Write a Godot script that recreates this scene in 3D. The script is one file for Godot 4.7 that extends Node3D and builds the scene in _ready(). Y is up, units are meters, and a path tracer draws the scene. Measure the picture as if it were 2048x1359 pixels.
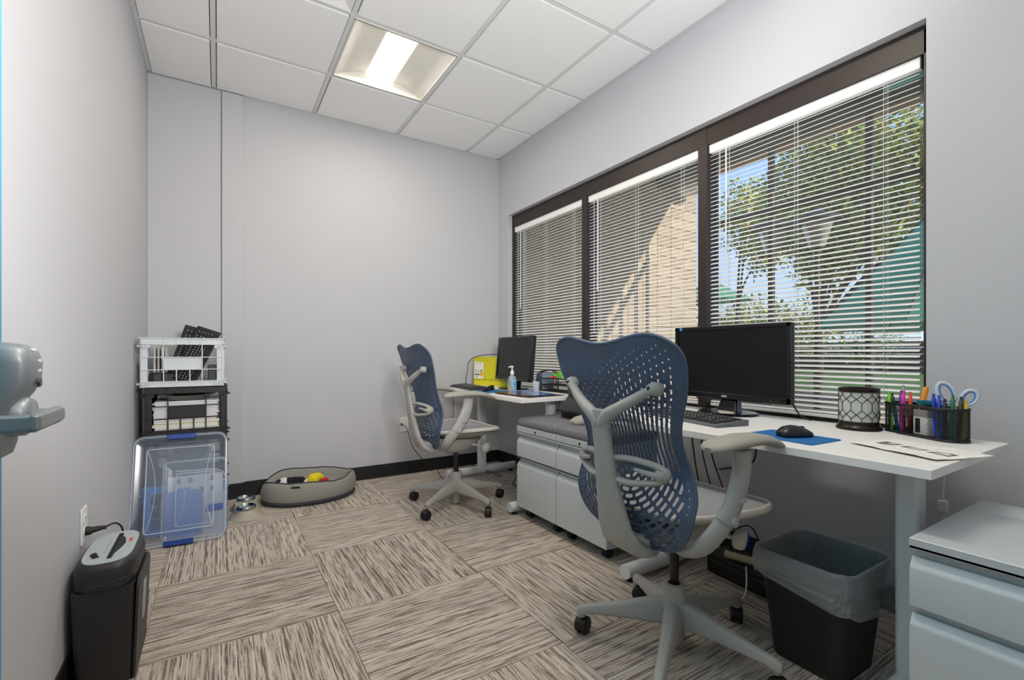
extends Node3D

# ------------------------------------------------------------------ mesh kit
class G:
	var v := PackedVector3Array()
	var n := PackedVector3Array()
	var u := PackedVector2Array()
	var ix := PackedInt32Array()

	func vert(p: Vector3, nn: Vector3, uv := Vector2.ZERO) -> int:
		v.append(p)
		n.append(nn)
		u.append(uv)
		return v.size() - 1

	func t(a: int, b: int, c: int) -> void:
		var g := (v[c] - v[a]).cross(v[b] - v[a])
		if g.dot(n[a] + n[b] + n[c]) < 0.0:
			ix.append_array([a, c, b])
		else:
			ix.append_array([a, b, c])

	func q(a: int, b: int, c: int, d: int) -> void:
		t(a, b, c)
		t(a, c, d)

	func quad(a: Vector3, b: Vector3, c: Vector3, d: Vector3, nn: Vector3) -> void:
		q(vert(a, nn, Vector2(0, 1)), vert(b, nn, Vector2(1, 1)), vert(c, nn, Vector2(1, 0)), vert(d, nn, Vector2(0, 0)))

	# box with rounded looking edges
	func box(c: Vector3, s: Vector3, bev := 0.003, bs := Basis()) -> void:
		var h := s * 0.5
		bev = minf(bev, 0.45 * minf(s.x, minf(s.y, s.z)))
		var id := {}
		for ax in 3:
			for sg in [-1, 1]:
				for i in [-1, 1]:
					for j in [-1, 1]:
						var p := Vector3.ZERO
						var nn := Vector3.ZERO
						nn[ax] = sg
						p[ax] = sg * h[ax]
						var b1 := (ax + 1) % 3
						var b2 := (ax + 2) % 3
						p[b1] = i * (h[b1] - bev)
						p[b2] = j * (h[b2] - bev)
						var sx := [0, 0, 0]
						sx[ax] = sg
						sx[b1] = i
						sx[b2] = j
						var uvv := Vector2((i + 1) * 0.5, (j + 1) * 0.5)
						id[[ax, sx[0], sx[1], sx[2]]] = vert(c + bs * p, bs * nn, uvv)
		for ax in 3:
			var b1 := (ax + 1) % 3
			var b2 := (ax + 2) % 3
			for sg in [-1, 1]:
				var k := []
				for ij in [[-1, -1], [1, -1], [1, 1], [-1, 1]]:
					var sx := [0, 0, 0]
					sx[ax] = sg
					sx[b1] = ij[0]
					sx[b2] = ij[1]
					k.append(id[[ax, sx[0], sx[1], sx[2]]])
				q(k[0], k[1], k[2], k[3])
			for i in [-1, 1]:
				for j in [-1, 1]:
					var s1 := [0, 0, 0]
					s1[b1] = i
					s1[b2] = j
					var s2 := s1.duplicate()
					s1[ax] = -1
					s2[ax] = 1
					q(id[[b1, s1[0], s1[1], s1[2]]], id[[b1, s2[0], s2[1], s2[2]]], id[[b2, s2[0], s2[1], s2[2]]], id[[b2, s1[0], s1[1], s1[2]]])
		for x in [-1, 1]:
			for y in [-1, 1]:
				for z in [-1, 1]:
					t(id[[0, x, y, z]], id[[1, x, y, z]], id[[2, x, y, z]])

	# from corner to corner
	func bx(a: Vector3, b: Vector3, bev := 0.003) -> void:
		box((a + b) * 0.5, (b - a).abs(), bev)

	# rows of points joined to a smooth skin; mode: 0 keep, 1 turn round, 2 away from the middle of each row
	func grid(rows: Array, cu := false, cv := false, mode := 2) -> void:
		var nr: int = rows.size()
		var nc: int = rows[0].size()
		var nm := []
		var acc := 0.0
		for i in nr:
			var row: PackedVector3Array = rows[i]
			var i0: int = i - 1 if i > 0 else (nr - 1 if cv else 0)
			var i1: int = i + 1 if i < nr - 1 else (0 if cv else nr - 1)
			var mid := Vector3.ZERO
			for p in row:
				mid += p
			mid /= nc
			var line := PackedVector3Array()
			for j in nc:
				var j0: int = j - 1 if j > 0 else (nc - 1 if cu else 0)
				var j1: int = j + 1 if j < nc - 1 else (0 if cu else nc - 1)
				var a: Vector3 = row[j1] - row[j0]
				var b: Vector3 = rows[i1][j] - rows[i0][j]
				var c := a.cross(b)
				if c.length_squared() < 1e-18:
					var k: int = i1 if i0 == i else i0
					c = (rows[k][j1] - rows[k][j0] as Vector3).cross(b)
					if c.length_squared() < 1e-18:
						c = Vector3.UP * 1e-6
				c = c.normalized()
				acc += c.dot(row[j] - mid)
				line.append(c)
			nm.append(line)
		var sg := 1.0
		if mode == 1 or (mode == 2 and acc < 0.0):
			sg = -1.0
		var base := v.size()
		for i in nr:
			for j in nc:
				vert(rows[i][j], nm[i][j] * sg, Vector2(float(j) / maxf(1, nc - 1), float(i) / maxf(1, nr - 1)))
		var ei := nr if cv else nr - 1
		var ej := nc if cu else nc - 1
		for i in ei:
			for j in ej:
				var a := base + i * nc + j
				var b := base + i * nc + (j + 1) % nc
				var c := base + ((i + 1) % nr) * nc + (j + 1) % nc
				var d := base + ((i + 1) % nr) * nc + j
				q(a, b, c, d)

	func fan(ring: PackedVector3Array, nn: Vector3) -> void:
		var mid := Vector3.ZERO
		for p in ring:
			mid += p
		mid /= ring.size()
		var c := vert(mid, nn, Vector2(0.5, 0.5))
		var b := v.size()
		for p in ring:
			vert(p, nn)
		for i in ring.size():
			t(c, b + i, b + (i + 1) % ring.size())

	func loft(rings: Array, caps := true) -> void:
		grid(rings, true, false, 2)
		if caps:
			var k := rings.size()
			var m0 := _mid(rings[0])
			var m1 := _mid(rings[1])
			fan(rings[0], (m0 - m1).normalized())
			fan(rings[k - 1], (_mid(rings[k - 1]) - _mid(rings[k - 2])).normalized())

	func _mid(r: PackedVector3Array) -> Vector3:
		var m := Vector3.ZERO
		for p in r:
			m += p
		return m / r.size()

	# tube along points; rad one number or a list of numbers / Vector2 (across, up)
	func tube(path: Array, rad, seg := 10, up := Vector3.UP, rounded := false) -> void:
		var rings := []
		var k := path.size()
		var side := Vector3.ZERO
		for i in k:
			var d: Vector3
			if i == 0:
				d = path[1] - path[0]
			elif i == k - 1:
				d = path[k - 1] - path[k - 2]
			else:
				d = (path[i + 1] - path[i]).normalized() + (path[i] - path[i - 1]).normalized()
			d = d.normalized()
			if side == Vector3.ZERO:
				side = d.cross(up)
				if side.length() < 0.05:
					side = d.cross(Vector3(0.3, 0.1, 1))
			side = (side - d * side.dot(d)).normalized()
			var w := side.cross(d)
			var r = rad[i] if rad is Array else rad
			var r2: Vector2 = r if r is Vector2 else Vector2(r, r)
			if rounded and (i == 0 or i == k - 1):
				var sgn := -1.0 if i == 0 else 1.0
				var seqs := [[0.25, 0.92], [0.65, 0.82], [0.9, 0.5], [1.0, 0.0]]
				var extra := [_ring(path[i], side, w, r2, seg)]
				for s in [[0.4, 0.92], [0.72, 0.7], [0.92, 0.4], [1.0, 0.02]]:
					extra.append(_ring(path[i] + d * sgn * s[0] * minf(r2.x, r2.y), side, w, r2 * s[1], seg))
				if i == 0:
					extra.reverse()
				rings.append_array(extra)
			else:
				rings.append(_ring(path[i], side, w, r2, seg))
		loft(rings, not rounded)

	func _ring(c: Vector3, a: Vector3, b: Vector3, r: Vector2, seg: int) -> PackedVector3Array:
		var o := PackedVector3Array()
		for j in seg:
			var an := TAU * j / seg
			o.append(c + a * cos(an) * r.x + b * sin(an) * r.y)
		return o

	func cyl(a: Vector3, b: Vector3, r0: float, r1 := -1.0, seg := 20, bev := 0.0015) -> void:
		if r1 < 0:
			r1 = r0
		var len := a.distance_to(b)
		lathe([Vector2(0, 0), Vector2(r0 - bev, 0), Vector2(r0, bev), Vector2(r1, len - bev), Vector2(r1 - bev, len), Vector2(0, len)], a, b - a, seg)

	# profile of (radius, height) turned about an axis
	func lathe(prof: Array, at: Vector3, axis := Vector3.UP, seg := 24, scale := Vector2.ONE, from := 0.0, to := TAU) -> void:
		var y := axis.normalized()
		var x := y.cross(Vector3(0, 0, 1))
		if x.length() < 0.05:
			x = y.cross(Vector3(1, 0, 0))
		x = x.normalized()
		if absf(y.y) > 0.99:
			x = Vector3.RIGHT
		var z := x.cross(y)
		# outward side of the profile by its winding
		var area := 0.0
		for i in prof.size():
			var p: Vector2 = prof[i]
			var r: Vector2 = prof[(i + 1) % prof.size()]
			area += p.x * r.y - r.x * p.y
		var sg := 1.0 if area > 0 else -1.0
		var en := []
		for i in prof.size() - 1:
			var d: Vector2 = (prof[i + 1] - prof[i]).normalized()
			en.append(Vector2(d.y, -d.x) * sg)
		var whole := absf(to - from - TAU) < 0.001
		var cnt := seg if whole else seg + 1
		for i in prof.size() - 1:
			var n0: Vector2 = en[i]
			var n1: Vector2 = en[i]
			if i > 0 and en[i - 1].dot(en[i]) > 0.5:
				n0 = (en[i - 1] + en[i]).normalized()
			if i < prof.size() - 2 and en[i + 1].dot(en[i]) > 0.5:
				n1 = (en[i + 1] + en[i]).normalized()
			var base := v.size()
			for j in cnt:
				var an := from + (to - from) * j / seg
				var ra := x * cos(an) * scale.x + z * sin(an) * scale.y
				var rn := (x * cos(an) / scale.x + z * sin(an) / scale.y).normalized()
				vert(at + ra * prof[i].x + y * prof[i].y, (rn * n0.x + y * n0.y).normalized(), Vector2(float(j) / seg, float(i) / prof.size()))
				vert(at + ra * prof[i + 1].x + y * prof[i + 1].y, (rn * n1.x + y * n1.y).normalized(), Vector2(float(j) / seg, float(i + 1) / prof.size()))
			for j in (seg if whole else seg):
				var a := base + 2 * j
				var b := base + 2 * ((j + 1) % cnt)
				if prof[i].x > 1e-6:
					t(a, b, a + 1)
				if prof[i + 1].x > 1e-6:
					t(b, b + 1, a + 1)

	# polygon in the xy plane of xf, drawn out along its z by h
	func extrude(poly: PackedVector2Array, h: float, xf := Transform3D(), bev := 0.0) -> void:
		var area := 0.0
		var k := poly.size()
		for i in k:
			area += poly[i].cross(poly[(i + 1) % k])
		if area < 0:
			poly = poly.duplicate()
			poly.reverse()
		var en := []
		for i in k:
			var d := (poly[(i + 1) % k] - poly[i]).normalized()
			en.append(Vector2(d.y, -d.x))
		var inn := PackedVector2Array()
		for i in k:
			var a: Vector2 = en[(i + k - 1) % k]
			var b: Vector2 = en[i]
			var m := (a + b)
			inn.append(poly[i] - m / maxf(0.35, 0.5 * m.length_squared()) * bev)
		var bs := xf.basis
		var tri := Geometry2D.triangulate_polygon(inn if bev > 0 else poly)
		for side in [0, 1]:
			var nn := bs.z * (1.0 if side == 1 else -1.0)
			var zz := h if side == 1 else 0.0
			var base := v.size()
			for p in (inn if bev > 0 else poly):
				vert(xf * Vector3(p.x, p.y, zz), nn, p)
			for i in tri.size() / 3:
				t(base + tri[3 * i], base + tri[3 * i + 1], base + tri[3 * i + 2])
		for i in k:
			var j := (i + 1) % k
			var na: Vector2 = en[i]
			var nb: Vector2 = en[i]
			if en[(i + k - 1) % k].dot(en[i]) > 0.6:
				na = (en[(i + k - 1) % k] + en[i]).normalized()
			if en[j].dot(en[i]) > 0.6:
				nb = (en[j] + en[i]).normalized()
			var n3a := bs * Vector3(na.x, na.y, 0)
			var n3b := bs * Vector3(nb.x, nb.y, 0)
			var a0 := vert(xf * Vector3(poly[i].x, poly[i].y, bev), n3a)
			var b0 := vert(xf * Vector3(poly[j].x, poly[j].y, bev), n3b)
			var b1 := vert(xf * Vector3(poly[j].x, poly[j].y, h - bev), n3b)
			var a1 := vert(xf * Vector3(poly[i].x, poly[i].y, h - bev), n3a)
			q(a0, b0, b1, a1)
			if bev > 0:
				q(a0, b0, vert(xf * Vector3(inn[j].x, inn[j].y, 0), -bs.z), vert(xf * Vector3(inn[i].x, inn[i].y, 0), -bs.z))
				q(a1, b1, vert(xf * Vector3(inn[j].x, inn[j].y, h), bs.z), vert(xf * Vector3(inn[i].x, inn[i].y, h), bs.z))

	func mesh() -> ArrayMesh:
		var a := []
		a.resize(Mesh.ARRAY_MAX)
		a[Mesh.ARRAY_VERTEX] = v
		a[Mesh.ARRAY_NORMAL] = n
		a[Mesh.ARRAY_TEX_UV] = u
		a[Mesh.ARRAY_INDEX] = ix
		var m := ArrayMesh.new()
		m.add_surface_from_arrays(Mesh.PRIMITIVE_TRIANGLES, a)
		return m

# ------------------------------------------------------------------ scene kit
var M := {}
var taken := {}
var rng := RandomNumberGenerator.new()

func V(x: float, y: float, d: float) -> Vector3:
	return Vector3(x, y, -d)

func numbered(called: String) -> String:
	taken[called] = taken.get(called, -1) + 1
	return called if taken[called] == 0 else "%s_%03d" % [called, taken[called]]

func thing(called: String, label: String, category: String, at := Vector3.ZERO, turn := 0.0, group := "") -> Node3D:
	var o := Node3D.new()
	o.name = numbered(called)
	add_child(o)
	o.position = at
	o.rotation.y = turn
	tag(o, label, category, group)
	return o

func tag(o: Node, label: String, category := "", group := "") -> void:
	o.set_meta("label", label)
	if category != "":
		o.set_meta("category", category)
	if group != "":
		o.set_meta("group", group)

func part(parent: Node, called: String, g, m: Material, label := "") -> MeshInstance3D:
	var o := MeshInstance3D.new()
	o.name = called
	o.mesh = g.mesh() if g is G else g
	o.material_override = m
	parent.add_child(o, true)
	if label != "":
		o.set_meta("label", label)
	return o

func struct(called: String, g: G, m: Material) -> MeshInstance3D:
	var o := part(self, called, g, m)
	o.set_meta("kind", "structure")
	return o

func copy(o: Node3D, at: Vector3, turn: float, label: String) -> Node3D:
	var c: Node3D = o.duplicate()
	c.name = numbered(String(o.name))
	add_child(c)
	c.position = at
	c.rotation.y = turn
	c.set_meta("label", label)
	return c

func mat(c: Color, rough := 0.6, metal := 0.0, spec := 0.5) -> StandardMaterial3D:
	var m := StandardMaterial3D.new()
	m.albedo_color = c
	m.roughness = rough
	m.metallic = metal
	m.metallic_specular = spec
	return m

func clear(c: Color, alpha: float, rough := 0.2) -> StandardMaterial3D:
	var m := mat(Color(c.r, c.g, c.b, alpha), rough)
	m.transparency = BaseMaterial3D.TRANSPARENCY_ALPHA
	return m

func rgb(r: int, g: int, b: int) -> Color:
	return Color(r / 255.0, g / 255.0, b / 255.0)

func noise_tex(size: int, freq: float, seed_: int, oct := 3, ramp: Gradient = null) -> NoiseTexture2D:
	var f := FastNoiseLite.new()
	f.seed = seed_
	f.frequency = freq
	f.fractal_octaves = oct
	var t := NoiseTexture2D.new()
	t.width = size
	t.height = size
	t.seamless = true
	t.noise = f
	if ramp:
		t.color_ramp = ramp
	return t

func bumpy(m: StandardMaterial3D, tex: Texture2D, cm: float, scale: float) -> StandardMaterial3D:
	m.heightmap_enabled = true
	m.heightmap_texture = tex
	m.heightmap_scale = cm
	m.uv1_triplanar = true
	m.uv1_world_triplanar = true
	m.uv1_scale = Vector3.ONE * scale
	return m

func tint(a: Color, b: Color) -> Gradient:
	var g := Gradient.new()
	g.set_color(0, a)
	g.set_color(1, b)
	return g

func curve(pts: Array, steps := 6) -> Array:
	# smooth path through the points
	var o := []
	for i in pts.size() - 1:
		var p0: Vector3 = pts[maxi(i - 1, 0)]
		var p1: Vector3 = pts[i]
		var p2: Vector3 = pts[i + 1]
		var p3: Vector3 = pts[mini(i + 2, pts.size() - 1)]
		for s in steps:
			o.append(p1.cubic_interpolate(p2, p0, p3, float(s) / steps))
	o.append(pts[-1])
	return o

func table(tb: Array, x: float) -> float:
	if x <= tb[0][0]:
		return tb[0][1]
	for i in tb.size() - 1:
		if x <= tb[i + 1][0]:
			var t: float = (x - tb[i][0]) / (tb[i + 1][0] - tb[i][0])
			var y0: float = tb[maxi(i - 1, 0)][1]
			var y3: float = tb[mini(i + 2, tb.size() - 1)][1]
			return cubic_interpolate(tb[i][1], tb[i + 1][1], y0, y3, t)
	return tb[-1][1]

func rrect(w: float, h: float, r: float, seg := 5) -> PackedVector2Array:
	var o := PackedVector2Array()
	for c in [[1, 1, 0], [-1, 1, 1], [-1, -1, 2], [1, -1, 3]]:
		for i in seg + 1:
			var a: float = (c[2] + float(i) / seg) * PI / 2
			o.append(Vector2(c[0] * (w / 2 - r) + cos(a) * r, c[1] * (h / 2 - r) + sin(a) * r))
	return o

func ring3(poly: PackedVector2Array, y: float, off := Vector3.ZERO) -> PackedVector3Array:
	var o := PackedVector3Array()
	for p in poly:
		o.append(Vector3(p.x, y, p.y) + off)
	return o

func text_mesh(s: String, height: float, depth: float, bold := false) -> TextMesh:
	var f := SystemFont.new()
	f.font_names = PackedStringArray(["Droid Sans"])
	f.font_weight = 700 if bold else 400
	var t := TextMesh.new()
	t.text = s
	t.font = f
	t.font_size = 32
	t.pixel_size = height / 24.0
	t.depth = depth
	t.curve_step = 2.0
	return t

# xy plane of a poly laid flat: x stays x, y becomes -z, drawn upwards
func flat(at: Vector3, turn := 0.0) -> Transform3D:
	return Transform3D(Basis(Vector3.UP, turn) * Basis(Vector3.RIGHT, Vector3.FORWARD, Vector3.UP), at)

const XL := -0.368
const XR := 2.1333
const DB := 3.643
const CH := 2.689

func carpet_image(seed_: int, height: bool) -> Image:
	# loop pile in rows: pale yarn with darker streaks that come and go along each row
	var w := 768
	var rows := 148
	var im := Image.create(w, w, false, Image.FORMAT_RGB8)
	var r := RandomNumberGenerator.new()
	r.seed = seed_
	var f := FastNoiseLite.new()
	f.seed = seed_
	f.noise_type = FastNoiseLite.TYPE_SIMPLEX
	f.frequency = 1.0
	f.fractal_octaves = 2
	var pale := [rgb(238, 226, 211), rgb(226, 213, 198), rgb(216, 203, 189), rgb(208, 198, 188)]
	var dark := [rgb(134, 116, 98), rgb(124, 113, 104), rgb(150, 130, 110), rgb(110, 100, 93)]
	var row_p := []
	for k in rows:
		var tone := r.randf()
		row_p.append([pale[r.randi() % 4], dark[r.randi() % 4], tone * tone * 0.62 - 0.16, r.randf() < 0.16])
	var fine := PackedFloat32Array()
	fine.resize(8192)
	for i in 8192:
		fine[i] = r.randf()
	for y in w:
		var k := mini(rows - 1, y * rows / w)
		var ph := fposmod(float(y) * rows / w, 1.0)
		var arch := sin(ph * PI)
		var rp: Array = row_p[k]
		for x in w:
			var z := fine[(x * 7 + y * 131 + (x >> 3) * 19 + (y >> 4) * 71) & 8191]
			var z2 := fine[((x >> 1) * 31 + k * 577) & 8191]
			if height:
				var loop := 0.5 + 0.5 * sin((x + (k * 37) % 11) * 1.15)
				var hh := clampf(arch * (0.65 + 0.35 * loop) * 0.85 + z * 0.15, 0, 1)
				im.set_pixel(x, y, Color(hh, hh, hh))
			else:
				var s: float = f.get_noise_2d(x * 0.0045, k * 5.31) * 0.62 + f.get_noise_2d(x * 0.002 + 90.0, k * 0.21) * 0.35 + rp[2]
				if rp[3]:
					s -= 0.45
				var mixd := clampf((s + (z2 - 0.5) * 0.34) * 1.55 + 0.16, 0.0, 0.92)
				var c: Color = rp[0].lerp(rp[1], mixd)
				if ph < 0.17:
					c = c.lerp(dark[1], 0.30)
				im.set_pixel(x, y, c.darkened(z * 0.14))
	return im

func make_materials() -> void:
	var peel := noise_tex(512, 0.035, 3, 3)
	var fine := noise_tex(512, 0.12, 9, 2)
	M.wall = bumpy(mat(rgb(198, 199, 203), 0.7), peel, 0.012, 2.2)
	M.ceil_tile = bumpy(mat(rgb(247, 247, 247), 0.95), fine, 0.02, 4.0)
	M.grid = mat(rgb(222, 224, 224), 0.5)
	M.black_base = mat(rgb(28, 28, 30), 0.45)
	M.slab = mat(rgb(90, 88, 86), 0.9)
	M.white_trim = mat(rgb(232, 232, 230), 0.45)
	M.bronze = mat(rgb(52, 43, 39), 0.42, 0.15)
	M.blind = mat(rgb(250, 250, 248), 0.42)
	M.cord = mat(rgb(236, 236, 232), 0.8)
	M.wand = clear(rgb(240, 242, 244), 0.75, 0.3)
	M.pane = clear(rgb(250, 255, 252), 0.04, 0.02)
	M.door = bumpy(mat(rgb(66, 160, 192), 0.4), peel, 0.02, 3.0)
	M.satin = mat(rgb(158, 164, 168), 0.42, 0.5)
	M.satin_dark = mat(rgb(86, 92, 98), 0.35, 0.8)
	M.white_plastic = mat(rgb(236, 236, 234), 0.4)
	M.reflector = mat(rgb(222, 220, 214), 0.6)
	M.glow = mat(rgb(255, 250, 240), 0.5)
	M.glow.emission_enabled = true
	M.glow.emission = Color(1.0, 0.95, 0.86)
	M.glow.emission_energy_multiplier = 1.5
	# carpet
	for k in 3:
		var m := mat(Color.WHITE, 0.95, 0.0, 0.2)
		m.albedo_texture = ImageTexture.create_from_image(carpet_image(41 + k * 7, false))
		m.heightmap_enabled = true
		m.heightmap_texture = ImageTexture.create_from_image(carpet_image(41 + k * 7, true))
		m.heightmap_scale = 0.1
		m.rim_enabled = true
		m.rim = 0.25
		M["carpet%d" % k] = m
	# furniture
	M.desk = bumpy(mat(rgb(238, 237, 234), 0.42), fine, 0.006, 6.0)
	M.desk_leg = mat(rgb(226, 230, 233), 0.38)
	M.silver = bumpy(mat(rgb(200, 206, 208), 0.38, 0.1), fine, 0.004, 14.0)
	M.cushion = bumpy(mat(rgb(122, 121, 127), 0.85), noise_tex(256, 0.3, 5, 1), 0.03, 16.0)
	M.black = mat(rgb(22, 22, 23), 0.45)
	M.black_gloss = mat(rgb(12, 12, 13), 0.12)
	M.black_soft = mat(rgb(30, 30, 31), 0.7)
	M.dark_grey = mat(rgb(62, 63, 66), 0.55)
	M.screen = mat(rgb(17, 18, 19), 0.24, 0.0, 0.4)
	M.cable = mat(rgb(24, 24, 25), 0.6)
	M.white_cable = mat(rgb(225, 226, 226), 0.55)
	# chairs
	M.chair = bumpy(mat(rgb(172, 171, 165), 0.5), fine, 0.008, 8.0)
	M.chair_blue = bumpy(mat(rgb(72, 89, 113), 0.45), fine, 0.006, 10.0)
	M.arm_pad = bumpy(mat(rgb(158, 154, 143), 0.68), fine, 0.008, 9.0)
	M.seat = bumpy(mat(rgb(150, 151, 156), 0.9), noise_tex(256, 0.35, 15, 1), 0.04, 18.0)
	M.seat.rim_enabled = true
	M.seat.rim = 0.3
	M.seat_rim = bumpy(mat(rgb(206, 202, 192), 0.8), noise_tex(256, 0.25, 16, 1), 0.05, 18.0)
	M.column = mat(rgb(54, 50, 47), 0.35, 0.5)

func setup_view() -> void:
	var cam := Camera3D.new()
	cam.name = "camera"
	add_child(cam)
	cam.position = Vector3(0, 0.9673, 0)
	cam.rotation.y = -0.55889
	cam.projection = Camera3D.PROJECTION_FRUSTUM
	cam.near = 0.05
	cam.far = 400.0
	cam.size = 0.05 * 1359.0 / 940.35
	cam.frustum_offset = Vector2(0, 0.05 * (705.37 - 679.5) / 940.35)
	cam.current = true
	var we := WorldEnvironment.new()
	we.name = "world"
	var e := Environment.new()
	e.tonemap_mode = Environment.TONE_MAPPER_LINEAR
	e.tonemap_exposure = 1.0
	e.background_mode = Environment.BG_SKY
	var sky := Sky.new()
	var sm := ProceduralSkyMaterial.new()
	sm.sky_top_color = rgb(128, 176, 232)
	sm.sky_horizon_color = rgb(206, 224, 240)
	sm.ground_horizon_color = rgb(150, 150, 145)
	sm.ground_bottom_color = rgb(110, 108, 100)
	sm.sky_energy_multiplier = 1.15
	sky.sky_material = sm
	e.sky = sky
	e.sdfgi_enabled = true
	e.ssao_enabled = true
	e.ssil_enabled = true
	we.environment = e
	add_child(we)
	var sun := DirectionalLight3D.new()
	sun.name = "sun"
	add_child(sun)
	# travels (-0.3, -0.41, +1 in depth)
	sun.look_at_from_position(Vector3.ZERO, Vector3(-0.3, -0.41, -1.0))
	sun.light_energy = 1.6
	sun.light_color = Color(1.0, 0.95, 0.86)
	sun.light_angular_distance = 0.6
	sun.shadow_enabled = true

# ------------------------------------------------------------------ the room
func build_floor() -> void:
	var g := G.new()
	g.bx(V(XL - 0.14, -0.12, -2.6), V(XR + 0.2, -0.008, DB + 0.14), 0.0)
	var floor_ := struct("floor", g, M.slab)
	var p := 0.5935
	var x0 := 0.383 - 2 * p
	var d0 := 1.8365 - 4 * p
	var whole := {}
	for i in 5:
		for j in 8:
			var xa := maxf(x0 + i * p, XL)
			var xb := minf(x0 + (i + 1) * p, XR)
			var da := d0 + j * p
			var db := minf(d0 + (j + 1) * p, DB)
			if xb - xa < 0.01 or db - da < 0.01:
				continue
			var along_x: bool = (i + j) % 2 == 1
			var full := xb - xa > p - 0.001 and db - da > p - 0.001
			var k := (i * 3 + j * 5) % 3
			var mesh: ArrayMesh
			if full and whole.has(along_x):
				mesh = whole[along_x]
			else:
				var c := G.new()
				var e := 0.0004
				var hx := (xb - xa) * 0.5 - e
				var hd := (db - da) * 0.5 - e
				c.box(Vector3(0, -0.0035, 0), Vector3(hx * 2, 0.007, hd * 2), 0.0012)
				for a in c.v.size():
					var ux := (c.v[a].x + hx) / p
					var ud := (c.v[a].z + hd) / p
					c.u[a] = Vector2(ux, ud) if along_x else Vector2(ud, ux)
				mesh = c.mesh()
				if full:
					whole[along_x] = mesh
			var o := part(floor_, "carpet_tile", mesh, M["carpet%d" % k])
			o.position = V((xa + xb) * 0.5, 0, (da + db) * 0.5)

func build_walls() -> void:
	var th := 0.14
	var g := G.new()
	g.bx(V(XL - th, -0.12, -0.13), V(XL, CH + 0.2, DB + th), 0.0)
	struct("wall_left", g, M.wall)
	# back wall: left panel and a boxed chase stand a little proud
	g = G.new()
	g.bx(V(XL - th, -0.12, DB), V(XR + 0.3, CH + 0.2, DB + th), 0.0)
	struct("wall_back", g, M.wall)
	g = G.new()
	g.bx(V(XL, 0, DB - 0.012), V(0.0165, CH, DB + 0.01), 0.002)
	struct("wall_back_panel", g, M.wall)
	g = G.new()
	g.bx(V(0.0215, 0, DB - 0.022), V(0.143, CH - 0.002, DB + 0.01), 0.003)
	struct("trim_1", g, M.wall)
	# window wall
	g = G.new()
	var w0 := 0.636
	var w1 := 3.472
	var ws := 0.672
	var wh := 2.158
	var xo := XR + 0.19
	g.bx(V(XR, -0.12, -0.13), V(xo, CH + 0.2, w0), 0.0)
	g.bx(V(XR, -0.12, w1), V(xo, CH + 0.2, DB + 0.02), 0.0)
	g.bx(V(XR, -0.12, w0), V(xo, ws, w1), 0.0)
	g.bx(V(XR, wh, w0), V(xo, CH + 0.2, w1), 0.0)
	struct("wall_right", g, M.wall)
	# front wall with the doorway the camera stands in
	g = G.new()
	g.bx(V(XL - th, -0.12, -0.13), V(-0.30, CH + 0.2, -0.01), 0.0)
	g.bx(V(0.67, -0.12, -0.13), V(XR + 0.1, CH + 0.2, -0.01), 0.0)
	g.bx(V(-0.31, 2.12, -0.13), V(0.68, CH + 0.2, -0.01), 0.0)
	struct("wall_front", g, M.wall)
	# corridor behind the camera
	g = G.new()
	g.bx(V(XL - th, -0.12, -2.6), V(XR + 0.2, CH + 0.2, -2.48), 0.0)
	struct("wall_corridor", g, M.wall)
	g = G.new()
	g.bx(V(XL - th, -0.12, -2.6), V(XL, CH + 0.2, -0.13), 0.0)
	struct("wall_corridor_end", g, M.wall)
	g = G.new()
	g.bx(V(XR, -0.12, -2.6), V(XR + 0.2, CH + 0.2, -0.13), 0.0)
	struct("wall_corridor_far_end", g, M.wall)
	# baseboards
	var bh := 0.1016
	var items := [
		["baseboard_left", V(XL, 0, 0.0), V(XL + 0.007, bh, DB - 0.012)],
		["baseboard_back_panel", V(XL, 0, DB - 0.019), V(0.0165, bh, DB - 0.012)],
		["baseboard_chase", V(0.0165, 0, DB - 0.029), V(0.150, bh, DB - 0.022)],
		["baseboard_back", V(0.150, 0, DB - 0.007), V(XR, bh, DB)],
		["baseboard_right", V(XR - 0.007, 0, 0.0), V(XR, bh, DB)],
	]
	for it in items:
		g = G.new()
		g.bx(it[1], it[2], 0.002)
		struct(it[0], g, M.black_base)

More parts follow.
